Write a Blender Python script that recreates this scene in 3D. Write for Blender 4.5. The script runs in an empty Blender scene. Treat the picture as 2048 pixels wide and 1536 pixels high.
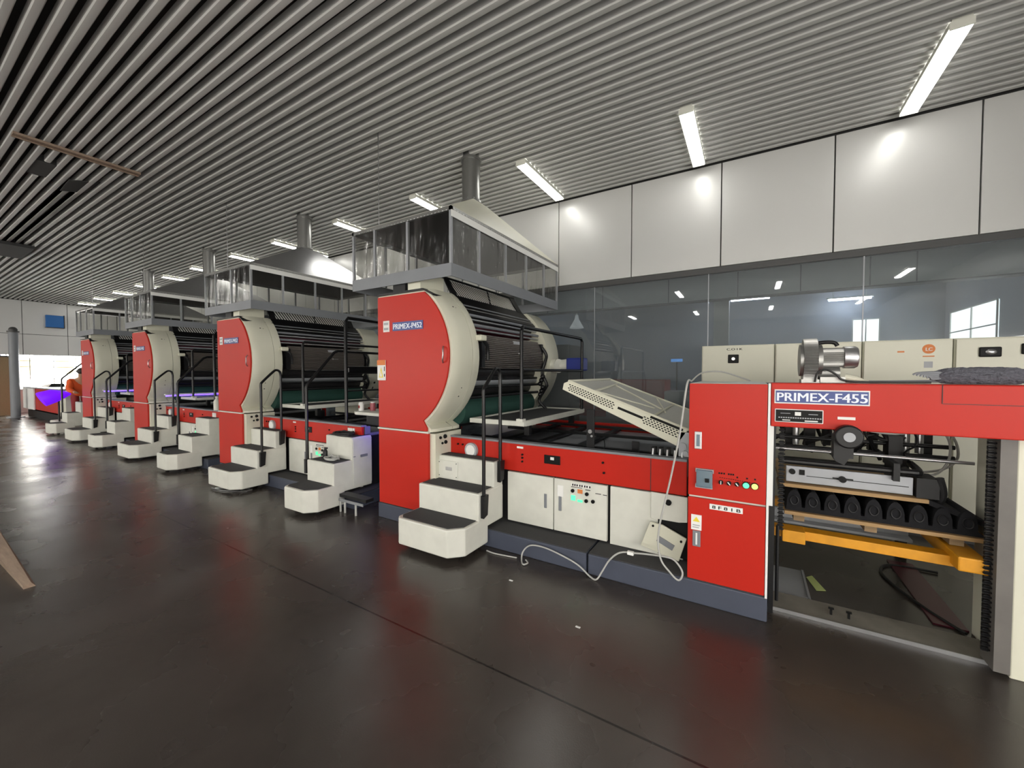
import bpy, bmesh, math, random
from mathutils import Vector, Matrix
random.seed(7)
S = bpy.context.scene
COL = S.collection
R = math.radians

# ---------------- camera, world, view ----------------
cam = bpy.data.cameras.new('camera'); co = bpy.data.objects.new('camera', cam); COL.objects.link(co)
cam.sensor_width = 36; cam.lens = 790 / 2048 * 36; cam.clip_start = .05; cam.clip_end = 200
co.location = (0, 0, 1.6); co.rotation_euler = (R(90 - 1.6), 0, R(31.07))
S.camera = co
S.view_settings.view_transform = 'Standard'; S.view_settings.look = 'None'
S.view_settings.gamma = 1; S.view_settings.exposure = 0.85; S.view_settings.use_curve_mapping = False
W = bpy.data.worlds.new('world'); S.world = W; W.use_nodes = True
W.node_tree.nodes['Background'].inputs[0].default_value = (.75, .85, 1, 1)
W.node_tree.nodes['Background'].inputs[1].default_value = .35
LAMP = 7.5 
AISLE = 47.0        # strength of the ceiling battens
DAY = 11.0          # daylight seen through the openings

# ---------------- materials ----------------
def mat(name, col, rough=.5, metal=0, emit=0, noise=.0, nscale=6, bump=0, bscale=60, spec=.5, coat=0, stretch=None, ecol=None):
    m = bpy.data.materials.new(name); m.use_nodes = True
    nt = m.node_tree; b = nt.nodes['Principled BSDF']
    c = (*col, 1)
    b.inputs['Base Color'].default_value = c; b.inputs['Roughness'].default_value = rough
    b.inputs['Metallic'].default_value = metal; b.inputs['Specular IOR Level'].default_value = spec
    b.inputs['Coat Weight'].default_value = coat; b.inputs['Coat Roughness'].default_value = .12
    if emit:
        b.inputs['Emission Color'].default_value = (*(ecol or col), 1); b.inputs['Emission Strength'].default_value = emit
    tc = nt.nodes.new('ShaderNodeTexCoord'); src = tc.outputs['Object']
    if stretch:
        mp = nt.nodes.new('ShaderNodeMapping'); mp.inputs['Scale'].default_value = stretch
        nt.links.new(src, mp.inputs[0]); src = mp.outputs[0]
    if noise:
        n = nt.nodes.new('ShaderNodeTexNoise'); n.inputs['Scale'].default_value = nscale; n.inputs['Detail'].default_value = 5
        nt.links.new(src, n.inputs['Vector'])
        mx = nt.nodes.new('ShaderNodeMix'); mx.data_type = 'RGBA'
        mx.inputs[6].default_value = tuple(x * (1 - noise) for x in col) + (1,)
        mx.inputs[7].default_value = tuple(min(1, x * (1 + noise)) for x in col) + (1,)
        nt.links.new(n.outputs['Fac'], mx.inputs[0]); nt.links.new(mx.outputs[2], b.inputs['Base Color'])
    if bump:
        n2 = nt.nodes.new('ShaderNodeTexNoise'); n2.inputs['Scale'].default_value = bscale
        nt.links.new(src, n2.inputs['Vector'])
        bp = nt.nodes.new('ShaderNodeBump'); bp.inputs['Strength'].default_value = bump; bp.inputs['Distance'].default_value = .01
        nt.links.new(n2.outputs['Fac'], bp.inputs['Height']); nt.links.new(bp.outputs[0], b.inputs['Normal'])
    return m

def clear_mat(name, tint, refl, rough=.02, bump=0, haze=0, hazecol=(.5, .5, .5), fr=.6):
    """see-through sheet: tinted transparency under a fresnel reflection, with a pale haze mixed in to lift its brightness"""
    m = bpy.data.materials.new(name); m.use_nodes = True; nt = m.node_tree; nt.nodes.clear()
    o = nt.nodes.new('ShaderNodeOutputMaterial'); t = nt.nodes.new('ShaderNodeBsdfTransparent'); g = nt.nodes.new('ShaderNodeBsdfGlossy')
    t.inputs[0].default_value = (*tint, 1); g.inputs['Roughness'].default_value = rough; g.inputs[0].default_value = (1, 1, 1, 1)
    d = nt.nodes.new('ShaderNodeBsdfDiffuse'); d.inputs[0].default_value = (*hazecol, 1)
    lw = nt.nodes.new('ShaderNodeLayerWeight'); lw.inputs[0].default_value = .25
    ma = nt.nodes.new('ShaderNodeMath'); ma.operation = 'MULTIPLY_ADD'; ma.inputs[1].default_value = fr; ma.inputs[2].default_value = refl
    ma.use_clamp = True
    nt.links.new(lw.outputs['Fresnel'], ma.inputs[0])
    m1 = nt.nodes.new('ShaderNodeMixShader'); m2 = nt.nodes.new('ShaderNodeMixShader')
    m1.inputs[0].default_value = haze
    nt.links.new(t.outputs[0], m1.inputs[1]); nt.links.new(d.outputs[0], m1.inputs[2])
    nt.links.new(ma.outputs[0], m2.inputs[0]); nt.links.new(m1.outputs[0], m2.inputs[1]); nt.links.new(g.outputs[0], m2.inputs[2])
    nt.links.new(m2.outputs[0], o.inputs[0])
    if bump:
        tc = nt.nodes.new('ShaderNodeTexCoord'); mp = nt.nodes.new('ShaderNodeMapping'); mp.inputs['Scale'].default_value = (2.2, 2.2, .5)
        n = nt.nodes.new('ShaderNodeTexNoise'); n.inputs['Scale'].default_value = 4; n.inputs['Detail'].default_value = 3
        bp = nt.nodes.new('ShaderNodeBump'); bp.inputs['Strength'].default_value = bump; bp.inputs['Distance'].default_value = .08
        nt.links.new(tc.outputs['Object'], mp.inputs[0]); nt.links.new(mp.outputs[0], n.inputs['Vector'])
        nt.links.new(n.outputs['Fac'], bp.inputs['Height']); nt.links.new(bp.outputs[0], g.inputs['Normal'])
    return m

M = {}
M['red'] = mat('red_paint', (.47, .021, .012), .36, noise=.05, nscale=2, spec=.2)
M['cream'] = mat('cream_paint', (.62, .61, .50), .38, noise=.05, nscale=3)
M['white'] = mat('white_paint', (.62, .62, .56), .45, noise=.13, nscale=7)
M['black'] = mat('black_steel', (.008, .008, .009), .38, spec=.3)
M['tube'] = mat('black_tube', (.006, .006, .007), .3, spec=.35)
M['dark'] = mat('dark_machinery', (.014, .014, .015), .5, spec=.3, noise=.4, nscale=12)
M['roller'] = mat('black_rubber', (.018, .017, .018), .3)
M['steel'] = mat('brushed_steel', (.45, .45, .46), .32, metal=.9, noise=.12, nscale=9, stretch=(1, 1, 14))
M['duct'] = mat('galvanised_duct', (.30, .30, .29), .33, metal=.85, noise=.1, nscale=5)
M['grey'] = mat('grey_paint', (.19, .20, .22), .45, noise=.08)
M['postgrey'] = mat('worn_grey_post', (.13, .12, .11), .5, noise=.25, nscale=9)
M['shade'] = mat('white_lamp_shade', (.8, .8, .78), .6, emit=.22)
M['midgrey'] = mat('mid_grey_steel', (.30, .31, .33), .4, metal=.3, noise=.1)
M['tread'] = mat('dark_grit_tread', (.045, .045, .047), .9, noise=.35, nscale=160, bump=.6, bscale=300)
M['plinth'] = mat('slate_blue_paint', (.052, .060, .088), .55, noise=.15, nscale=7)
M['green'] = mat('dark_green_cloth', (.012, .055, .042), .8, noise=.2, nscale=30, stretch=(1, 6, 1))
M['maroon'] = mat('maroon_roller', (.07, .006, .016), .35)
M['brown'] = mat('brown_grey_guard', (.13, .112, .10), .38, metal=.3)
M['blue'] = mat('blue_motor', (.015, .03, .22), .4)
M['plate_blue'] = mat('nameplate_blue', (.03, .055, .22), .4)
M['letter'] = mat('silver_letters', (.72, .76, .85), .35)
M['ink'] = mat('black_ink', (.004, .004, .004), .5, spec=.2)
M['uvb'] = mat('violet_bulb', (1, 1, 1), .5, emit=45, ecol=(.12, .03, 1))
M['paper'] = mat('white_paper', (.75, .75, .73), .7)
M['orange_ink'] = mat('orange_ink', (.65, .2, .05), .6)
M['yellow'] = mat('yellow_paint', (.62, .27, .008), .5, noise=.25, nscale=14)
M['wood'] = mat('pale_wood', (.34, .21, .09), .65, noise=.3, nscale=6, stretch=(1, 12, 12))
M['oldwood'] = mat('dusty_wood', (.22, .15, .08), .75, noise=.35, nscale=6, stretch=(1, 10, 10))
M['plank'] = mat('rough_plank', (.25, .18, .13), .8, noise=.35, nscale=6, stretch=(1, 10, 10))
M['foam'] = mat('black_corrugated_felt', (.012, .012, .014), .9, spec=.2, noise=.5, nscale=40)
M['fur'] = mat('grey_fleece', (.10, .10, .12), .95, noise=.4, nscale=50, bump=1, bscale=90)
M['cable_w'] = mat('pale_cable', (.42, .42, .40), .5)
M['cable_b'] = mat('black_cable', (.012, .012, .012), .5)
M['alu'] = mat('cast_aluminium', (.33, .33, .32), .4, metal=.8, noise=.2, nscale=20)
M['panel'] = mat('satin_wall_panel', (.56, .56, .55), .34, metal=.15, noise=.02, nscale=.8)
M['seam'] = mat('dark_seam', (.03, .03, .03), .6)
M['frame'] = mat('charcoal_frame', (.05, .05, .05), .5)
M['slat'] = mat('grey_metal_slat', (.50, .50, .485), .6, spec=.3)
M['plenum'] = mat('dark_plenum', (.04, .04, .04), .9)
M['bulk'] = mat('olive_grey_board', (.55, .55, .51), .6)
M['backwall'] = mat('pale_blue_wall', (.30, .34, .37), .7, noise=.1, nscale=1.5)
M['bluesign'] = mat('blue_sign', (.004, .11, .36), .4)
M['label_grey'] = mat('grey_label', (.35, .36, .38), .5)
M['kerb'] = mat('worn_steel_plate', (.20, .185, .16), .6, metal=.2, noise=.35, nscale=9)
M['pit'] = mat('stained_dark_floor', (.030, .025, .020), .6, noise=.4, nscale=5)
M['tapegreen'] = mat('green_tape', (.42, .5, .18), .7)
M['warn'] = mat('warning_yellow', (.75, .6, .05), .5)
M['skin'] = mat('skin', (.5, .28, .18), .6)
M['orange'] = mat('orange_jacket', (.75, .10, .015), .7, noise=.15, nscale=9)
M['darkred'] = mat('dark_red_trousers', (.25, .015, .015), .7)
M['hair'] = mat('dark_hair', (.02, .016, .013), .6)
M['pink'] = mat('pink_can', (.35, .08, .1), .4)
M['glass'] = clear_mat('tinted_glass', (.72, .76, .78), .035, .015, haze=.19, hazecol=(.35, .37, .38))  # haze puts a pale veil into the panes to brighten them
M['curtain'] = clear_mat('clear_plastic_curtain', (.72, .72, .70), .012, .16, bump=.5, fr=.14, haze=.012, hazecol=(.6, .6, .6))
M['lamp'] = mat('lamp_diffuser', (1, 1, 1), .5, emit=LAMP, ecol=(1, .985, .93))
M['day'] = mat('daylight', (1, 1, 1), .5, emit=DAY, ecol=(1, .98, .93))
M['dayY'] = mat('daylight_yellow', (1, 1, 1), .5, emit=.9, ecol=(1, .82, .35))
M['backlamp'] = mat('back_room_tube', (1, 1, 1), .5, emit=38, ecol=(.86, .86, 1))
M['aisle_lamp'] = mat('aisle_lamp_diffuser', (1, 1, 1), .5, emit=AISLE, ecol=(1, .98, .93))
M['front_fill'] = mat('front_fill_glow', (1, 1, 1), .5, emit=6.5, ecol=(1, .95, .86))  # glow of the added fill panes behind the camera
M['right_fill'] = mat('right_fill_glow', (1, 1, 1), .5, emit=5.5, ecol=(1, .97, .92))  # glow of the added fill panes on the right wall
M['backday'] = mat('back_room_daylight', (1, 1, 1), .5, emit=1.5, ecol=(.95, 1, .98))
M['uv'] = mat('violet_lamp', (1, 1, 1), .5, emit=1.8, ecol=(.10, .03, 1))
M['uvc'] = mat('violet_shade', (.2, .02, .8), .5, emit=.42, ecol=(.16, .0, 1))
M['ledg'] = mat('green_indicator', (.1, .8, .4), .3, emit=.45, ecol=(.1, 1, .4))
M['ledy'] = mat('yellow_indicator', (.7, .8, .2), .3, emit=.35, ecol=(.75, .95, .2))
M['lcd'] = mat('blue_display', (.1, .4, 1), .3, emit=.5, ecol=(.15, .45, 1))
M['clear'] = mat('clear_cover', (.09, .14, .18), .12, coat=.6)

def brushed_mesh():
    """expanded metal: diagonal bright strands"""
    m = bpy.data.materials.new('expanded_metal'); m.use_nodes = True; nt = m.node_tree; b = nt.nodes['Principled BSDF']
    b.inputs['Metallic'].default_value = .25; b.inputs['Roughness'].default_value = .35
    tc = nt.nodes.new('ShaderNodeTexCoord'); w = nt.nodes.new('ShaderNodeTexWave'); w.wave_type = 'BANDS'; w.bands_direction = 'DIAGONAL'
    w.inputs['Scale'].default_value = 14; w.inputs['Distortion'].default_value = .6
    cr = nt.nodes.new('ShaderNodeValToRGB'); cr.color_ramp.elements[0].position = .45; cr.color_ramp.elements[1].position = .6
    cr.color_ramp.elements[0].color = (.02, .02, .02, 1); cr.color_ramp.elements[1].color = (.9, .9, .88, 1)
    nt.links.new(tc.outputs['Object'], w.inputs['Vector']); nt.links.new(w.outputs['Fac'], cr.inputs[0]); nt.links.new(cr.outputs[0], b.inputs['Base Color'])
    return m
M['hood_shade'] = mat('hood_shade_brown', (.050, .044, .040), .6, noise=.3)  # shade inside the hood roof, put into a dark brown colour
M['xmesh'] = brushed_mesh()

def floor_mat():
    m = bpy.data.materials.new('sealed_concrete'); m.use_nodes = True; nt = m.node_tree; b = nt.nodes['Principled BSDF']; L = nt.links.new
    tc = nt.nodes.new('ShaderNodeTexCoord'); src = tc.outputs['Object']
    n1 = nt.nodes.new('ShaderNodeTexNoise'); n1.inputs['Scale'].default_value = .7; n1.inputs['Detail'].default_value = 5; n1.inputs['Roughness'].default_value = .65
    L(src, n1.inputs['Vector'])
    cr = nt.nodes.new('ShaderNodeValToRGB'); cr.color_ramp.elements[0].position = .05; cr.color_ramp.elements[1].position = .95
    cr.color_ramp.elements[0].color = (.024, .019, .017, 1); cr.color_ramp.elements[1].color = (.082, .070, .061, 1)
    L(n1.outputs['Fac'], cr.inputs[0])
    # joints at fixed world lines
    sp = nt.nodes.new('ShaderNodeSeparateXYZ'); L(src, sp.inputs[0])
    def line(sock, at, w):
        a = nt.nodes.new('ShaderNodeMath'); a.operation = 'SUBTRACT'; a.inputs[1].default_value = at; L(sock, a.inputs[0])
        c = nt.nodes.new('ShaderNodeMath'); c.operation = 'ABSOLUTE'; L(a.outputs[0], c.inputs[0])
        d = nt.nodes.new('ShaderNodeMath'); d.operation = 'LESS_THAN'; d.inputs[1].default_value = w; L(c.outputs[0], d.inputs[0]); return d.outputs[0]
    tot = line(sp.outputs[1], 2.24, .006)
    for s_, at in ((0, -6.2), (0, -12.2), (1, -3.8)):
        k = line(sp.outputs[s_], at, .006); ad = nt.nodes.new('ShaderNodeMath'); ad.operation = 'MAXIMUM'; L(tot, ad.inputs[0]); L(k, ad.inputs[1]); tot = ad.outputs[0]
    mx = nt.nodes.new('ShaderNodeMix'); mx.data_type = 'RGBA'; mx.inputs[7].default_value = (.006, .005, .005, 1)
    L(tot, mx.inputs[0]); L(cr.outputs[0], mx.inputs[6]); L(mx.outputs[2], b.inputs['Base Color'])
    n2 = nt.nodes.new('ShaderNodeTexNoise'); n2.inputs['Scale'].default_value = 1.6; n2.inputs['Detail'].default_value = 4; L(src, n2.inputs['Vector'])
    mr = nt.nodes.new('ShaderNodeMapRange'); mr.inputs[1].default_value = 0; mr.inputs[2].default_value = 1; mr.inputs[3].default_value = .12; mr.inputs[4].default_value = .42
    L(n2.outputs['Fac'], mr.inputs[0]); L(mr.outputs[0], b.inputs['Roughness'])
    mp = nt.nodes.new('ShaderNodeMapping'); mp.inputs['Scale'].default_value = (1, .5, 1); L(src, mp.inputs[0])
    n3 = nt.nodes.new('ShaderNodeTexNoise'); n3.inputs['Scale'].default_value = 3; n3.inputs['Detail'].default_value = 0; L(mp.outputs[0], n3.inputs['Vector'])
    n4 = nt.nodes.new('ShaderNodeTexNoise'); n4.inputs['Scale'].default_value = 140; L(src, n4.inputs['Vector'])
    b1 = nt.nodes.new('ShaderNodeBump'); b1.inputs['Strength'].default_value = .10; b1.inputs['Distance'].default_value = .02; L(n3.outputs['Fac'], b1.inputs['Height'])
    b2 = nt.nodes.new('ShaderNodeBump'); b2.inputs['Strength'].default_value = .12; b2.inputs['Distance'].default_value = .003; L(n4.outputs['Fac'], b2.inputs['Height'])
    L(b1.outputs[0], b2.inputs['Normal']); L(b2.outputs[0], b.inputs['Normal'])
    b.inputs['Specular IOR Level'].default_value = .6
    return m
M['floor'] = floor_mat()

# ---------------- geometry helpers ----------------
class B:
    def __init__(s): s.b = bmesh.new()
    def _f(s, vs, quads):
        v = [s.b.verts.new(p) for p in vs]
        for q in quads:
            try: s.b.faces.new([v[i] for i in q])
            except ValueError: pass
        return s
    def hexa(s, p):
        return s._f(p, [(3, 2, 1, 0), (4, 5, 6, 7), (0, 1, 5, 4), (1, 2, 6, 5), (2, 3, 7, 6), (3, 0, 4, 7)])
    def box(s, x0, x1, y0, y1, z0, z1):
        return s.hexa([(x0, y0, z0), (x1, y0, z0), (x1, y1, z0), (x0, y1, z0), (x0, y0, z1), (x1, y0, z1), (x1, y1, z1), (x0, y1, z1)])
    def tbox(s, mtx, sx, sy, sz):
        p = [mtx @ Vector((a * sx / 2, b_ * sy / 2, c * sz / 2)) for c in (-1, 1) for a, b_ in ((-1, -1), (1, -1), (1, 1), (-1, 1))]
        return s.hexa(p)
    def prism(s, pts, axis, a, b_):
        """pts 2D outline: axis 'y' -> (x,z), 'x' -> (y,z), 'z' -> (x,y)"""
        def P(p, t): return {'y': (p[0], t, p[1]), 'x': (t, p[0], p[1]), 'z': (p[0], p[1], t)}[axis]
        n = len(pts); va = [s.b.verts.new(P(p, a)) for p in pts]; vb = [s.b.verts.new(P(p, b_)) for p in pts]
        s.b.faces.new(va); s.b.faces.new(vb[::-1])
        for i in range(n):
            j = (i + 1) % n; s.b.faces.new([va[i], vb[i], vb[j], va[j]])
        return s
    def loft(s, rings, axis='y'):
        """rings: list of (t, outline) with equal point counts; capped"""
        def P(p, t): return {'y': (p[0], t, p[1]), 'x': (t, p[0], p[1]), 'z': (p[0], p[1], t)}[axis]
        V = [[s.b.verts.new(P(p, t)) for p in o] for t, o in rings]; n = len(V[0])
        s.b.faces.new(V[0]); s.b.faces.new(V[-1][::-1])
        for k in range(len(V) - 1):
            for i in range(n):
                j = (i + 1) % n; s.b.faces.new([V[k][i], V[k + 1][i], V[k + 1][j], V[k][j]])
        return s
    def tube(s, pts, r, n=10, closed=False):
        pts = [Vector(p) for p in pts]; rings = []; m_ = len(pts); prev = None
        for i, p in enumerate(pts):
            if closed: d = pts[(i + 1) % m_] - pts[i - 1]
            else: d = pts[min(i + 1, m_ - 1)] - pts[max(i - 1, 0)]
            if d.length < 1e-9: d = Vector((0, 0, 1))
            d.normalize()
            if prev is None:
                u = d.orthogonal().normalized()
            else:
                u = (prev - d * prev.dot(d))
                u = u.normalized() if u.length > 1e-6 else d.orthogonal().normalized()
            prev = u; w = d.cross(u); rr = r[i] if isinstance(r, (list, tuple)) else r
            rings.append([s.b.verts.new(p + (u * math.cos(2 * math.pi * k / n) + w * math.sin(2 * math.pi * k / n)) * rr) for k in range(n)])
        q = list(range(m_ - 1)) + ([m_ - 1] if closed else [])
        for i in q:
            a, c = rings[i], rings[(i + 1) % m_]
            for k in range(n): s.b.faces.new([a[k], a[(k + 1) % n], c[(k + 1) % n], c[k]])
        if not closed: s.b.faces.new(rings[0][::-1]); s.b.faces.new(rings[-1])
        return s
    def cyl(s, p0, p1, r, n=20): return s.tube([p0, p1], r, n)
    def ball(s, c, r, sc=(1, 1, 1), u=14, v=9):
        g = bmesh.ops.create_uvsphere(s.b, u_segments=u, v_segments=v, radius=r)
        for w in g['verts']: w.co = Vector((w.co.x * sc[0], w.co.y * sc[1], w.co.z * sc[2])) + Vector(c)
        return s
    def quad(s, a, b_, c, d): return s._f([a, b_, c, d], [(0, 1, 2, 3)])

ORG = Vector((0, 0, 0))
def fin(o, label=None, cat=None, group=None, kind=None):
    if label: o['label'] = label
    if cat: o['category'] = cat
    if group: o['group'] = group
    if kind: o['kind'] = kind
    return o
def obj(name, b, m, parent=None, smooth=False, bevel=0, label=None, segs=2):
    """link the collected shape as one mesh; children sit at their thing's origin"""
    bm = b.b
    root = parent
    while root is not None and root.parent is not None: root = root.parent
    if root is not None: org = Vector(root.location)
    else:
        lo = Vector((min(v.co.x for v in bm.verts), min(v.co.y for v in bm.verts), min(v.co.z for v in bm.verts)))
        hi = Vector((max(v.co.x for v in bm.verts), max(v.co.y for v in bm.verts), lo.z))
        org = Vector(((lo.x + hi.x) / 2, (lo.y + hi.y) / 2, lo.z))
    bmesh.ops.recalc_face_normals(bm, faces=bm.faces)
    bmesh.ops.translate(bm, verts=bm.verts, vec=-org)
    me = bpy.data.meshes.new(name); bm.to_mesh(me); bm.free()
    o = bpy.data.objects.new(name, me); COL.objects.link(o)
    me.materials.append(M[m] if isinstance(m, str) else m)
    if smooth:
        me.polygons.foreach_set('use_smooth', [True] * len(me.polygons)); me.set_sharp_from_angle(angle=R(38))
    if bevel:
        md = o.modifiers.new('bevel', 'BEVEL'); md.width = bevel; md.segments = segs; md.limit_method = 'ANGLE'; md.angle_limit = R(40)
        md.harden_normals = False
    if parent is not None: o.parent = parent
    else: o.location = org
    if label: o['label'] = label
    return o
def thing(name, label, cat, loc, group=None):
    o = bpy.data.objects.new(name, None); COL.objects.link(o); o.empty_display_size = .1
    o.location = loc; return fin(o, label, cat, group)
def struct(name, b, m, **k):
    o = obj(name, b, m, **k); o['kind'] = 'structure'; return o
def kids(o): return [c for c in bpy.data.objects if c.parent == o]
def dup(o, dx=(0, 0, 0), label=None, parent=None, top=True):
    c = o.copy(); COL.objects.link(c)
    if top:
        c.location = Vector(o.location) + Vector(dx)
        if label: c['label'] = label
    else: c.parent = parent
    for ch in kids(o): dup(ch, parent=c, top=False)
    return c
def text(name, s, x, y, z, size, m, parent, width=None, ext=.001, rot=None):
    """letters standing in the XZ plane facing -Y, left/bottom at x,z (rot: extra matrix)"""
    cu = bpy.data.curves.new('t', 'FONT'); cu.body = s; cu.size = size; cu.extrude = ext; cu.resolution_u = 3
    t = bpy.data.objects.new('t', cu); COL.objects.link(t)
    bpy.context.view_layer.update()
    me = bpy.data.meshes.new_from_object(t.evaluated_get(bpy.context.evaluated_depsgraph_get()))
    bpy.data.objects.remove(t)
    xs = [v.co.x for v in me.vertices]; sx = width / (max(xs) - min(xs)) if width else 1; x0 = min(xs)
    root = parent
    while root.parent is not None: root = root.parent
    org = Vector(root.location)
    mt = (rot or Matrix.Translation((x, y, z)) @ Matrix.Rotation(R(90), 4, 'X'))
    bm2 = bmesh.new(); bm2.from_mesh(me)
    g = bmesh.ops.duplicate(bm2, geom=bm2.verts[:] + bm2.edges[:] + bm2.faces[:])     # second pass thickens the strokes
    bmesh.ops.translate(bm2, verts=[e for e in g['geom'] if isinstance(e, bmesh.types.BMVert)], vec=(size * .045, 0, .0002))
    bm2.to_mesh(me); bm2.free()
    for v in me.vertices: v.co = mt @ Vector(((v.co.x - x0) * sx, v.co.y, v.co.z)) - org
    me.name = name; o = bpy.data.objects.new(name, me); COL.objects.link(o); me.materials.append(M[m]); o.parent = parent
    return o
def smooth_path(pts, n=6):
    pts = [Vector(p) for p in pts]; out = []
    for i in range(len(pts) - 1):
        a, b_, c, d = pts[max(i - 1, 0)], pts[i], pts[i + 1], pts[min(i + 2, len(pts) - 1)]
        for k in range(n):
            t = k / n
            out.append(.5 * ((2 * b_) + (c - a) * t + (2 * a - 5 * b_ + 4 * c - d) * t * t + (3 * b_ - 3 * c + d - a) * t ** 3))
    out.append(pts[-1]); return out

# ================= SETTING =================
XL, XR, YF, YB, ZC = -24.0, 4.6, -12.0, 6.0, 4.4
b = B(); b.box(XL - 6, XR, YF, 11, -.1, 0); struct('floor', b, 'floor')

# ceiling: metal baffles along X over a dark plenum
b = B(); pitch = .12; k = 0
gaps = {}
y = YB - .03 - .058
GAPS = [(-8.75, -8.05, 1.28, 1.50), (-9.1, -8.3, 1.64, 1.98), (-15.0, -13.6, 1.66, 2.06)]
while y > YF:
    segs = [(XL, XR)]
    for gx0, gx1, gy0, gy1 in GAPS:
        if gy0 < y + .03 < gy1:
            segs = [s2 for s_ in segs for s2 in ((s_[0], gx0), (gx1, s_[1])) if s2[1] > s2[0]]
    for x0, x1 in segs:
        w = .059
        prof = [(y, ZC + .085), (y, ZC + .012), (y + .008, ZC + .002), (y + w / 2, ZC), (y + w - .008, ZC + .002), (y + w, ZC + .012), (y + w, ZC + .085)]
        b.prism(prof, 'x', x0, x1)
    y -= pitch
struct('ceiling', b, 'slat', smooth=True)
b = B(); b.box(XL - .2, XR, YF, YB + .3, ZC + .30, ZC + .34); struct('ceiling', b, 'plenum')

# back wall: satin panels above, frame, glass below
b = B(); x = .82 - 1.18 * 21
while x < XR:
    b.box(max(x + .007, XL), min(x + 1.18 - .007, XR), YB, YB + .03, 3.03, ZC - .012); x += 1.18
struct('wall_back', b, 'panel', bevel=.003)
b = B(); b.box(XL, XR, YB + .031, YB + .25, 3.0, ZC + .32); struct('wall_back', b, 'seam')
b = B(); b.box(XL, XR, YB - .005, YB + .08, 2.945, 3.022); struct('trim_1', b, 'frame')
b = B(); b.box(XL, XR, YB - .01, YB + .08, 0, .10); struct('baseboard_back', b, 'frame')
xs = [-2.11 + 1.608 * i for i in range(-14, 5)]; n = 0
for i in range(len(xs) - 1):
    a, c = max(xs[i], XL), min(xs[i + 1], XR)
    if c - a < .05: continue
    n += 1; b = B(); b.box(a + .006, c - .006, YB + .02, YB + .03, .10, 2.95); struct('window_%d' % n, b, 'glass')
b = B()
for x in xs: b.box(x - .006, x + .006, YB + .018, YB + .034, .10, 2.95)
struct('trim_2', b, 'midgrey')
# beyond the glass
b = B(); b.box(XL, 3.1, 7.0, 7.15, 2.765, ZC); struct('wall_bulkhead', b, 'bulk')
b = B()
for x in (-1.18, -.18, .60, 1.35, 1.80, -2.3, -3.4): b.box(x - .006, x + .006, 6.992, 6.999, 2.77, ZC)
b.box(XL, 3.1, 6.985, 7.155, 2.745, 2.764)
struct('trim_3', b, 'frame')
b = B(); b.box(XL, 3.1, 10.5, 10.6, 0, ZC); struct('wall_rear_room', b, 'backwall')
b = B(); b.box(3.1, 3.2, YB + .3, 10.6, 0, ZC); struct('wall_rear_right', b, 'backwall')
b = B(); b.box(XL, 3.1, 7.15, 10.5, 3.5, 3.55); struct('ceiling', b, 'backwall')
b = B(); b.box(-.62, -.36, 8.6, 8.85, 0, 3.5); struct('wall_pillar', b, 'bulk')
def win(nm, axis, fixed, a0, a1, z0, z1, nx, nz, m='backday'):
    b = B(); f = B(); t = .02
    if axis == 'y': b.box(a0, a1, fixed - .012, fixed - .002, z0, z1)
    else: b.box(fixed - .012, fixed - .002, a0, a1, z0, z1)
    w = struct(nm, b, m)
    for i in range(nx + 1):
        c = a0 + (a1 - a0) * i / nx
        if axis == 'y': f.box(c - t / 2, c + t / 2, fixed - .03, fixed - .013, z0, z1)
        else: f.box(fixed - .03, fixed - .013, c - t / 2, c + t / 2, z0, z1)
    for i in range(nz + 1):
        c = z0 + (z1 - z0) * i / nz
        if axis == 'y': f.box(a0, a1, fixed - .031, fixed - .013, c - t / 2, c + t / 2)
        else: f.box(fixed - .031, fixed - .013, a0, a1, c - t / 2, c + t / 2)
    fr = obj('window_frame', f, 'white', w); return w
win('window_21', 'y', 10.5, 1.77, 2.18, 1.75, 2.68, 2, 2)
win('window_22', 'x', 3.1, 8.62, 10.2, 1.6, 2.68, 2, 3)

# left end wall
b = B()
for y0, y1 in [(-12 + i * 1.18, -12 + (i + 1) * 1.18) for i in range(16)]:
    y1 = min(y1, YB)
    if y1 - y0 < .05: continue
    b.box(XL - .03, XL, y0 + .008, y1 - .008, 3.11, ZC - .012); b.box(XL - .03, XL, y0 + .008, y1 - .008, 2.3, 3.095)
struct('wall_left', b, 'panel', bevel=.003)
b = B(); b.box(XL - .25, XL - .031, YF, YB + .2, 2.3, ZC + .3); b.box(XL - .25, XL - .03, YF, 2.1, 0, 2.3)
struct('wall_left', b, 'seam')
b = B(); b.box(XL - .02, XL - .01, YF, 2.1, 0, 2.3); struct('wall_left', b, 'panel')
# opening with daylight: bright sky plane with a low wall
b = B(); b.box(XL - 1.6, XL - 1.55, 3.0, 9.0, .9, 3.0); w = struct('window_30', b, 'day')
b = B(); b.box(XL - 1.50, XL - 1.48, 3.05, 3.75, 1.5, 2.2); b.box(XL - 1.50, XL - 1.48, 4.4, 4.95, 1.55, 2.15); obj('window_pane', b, 'dayY', w)
b = B()
for y in (3.1, 3.7, 4.35, 5.0, 5.7, 6.3): b.box(XL - 1.44, XL - 1.40, y - .012, y + .012, .9, 3.0)
for z in (1.35, 1.85, 2.1): b.box(XL - 1.44, XL - 1.40, 3.0, 9, z - .01, z + .01)
obj('window_frame', b, 'white', w)
b = B(); b.box(XL - 1.7, XL - 1.3, 2.1, 9.0, 0, .95); struct('wall_left_low', b, 'panel')
b = B(); b.box(XL - .03, XL + .02, 2.12, 3.0, 0, 2.2); struct('door_1', b, 'oldwood')
b = B(); b.box(XL - .01, XL + .04, 2.08, 2.13, 0, 2.24); b.box(XL - .01, XL + .04, 2.12, 3.03, 2.2, 2.25); struct('trim_4', b, 'frame')
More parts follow.
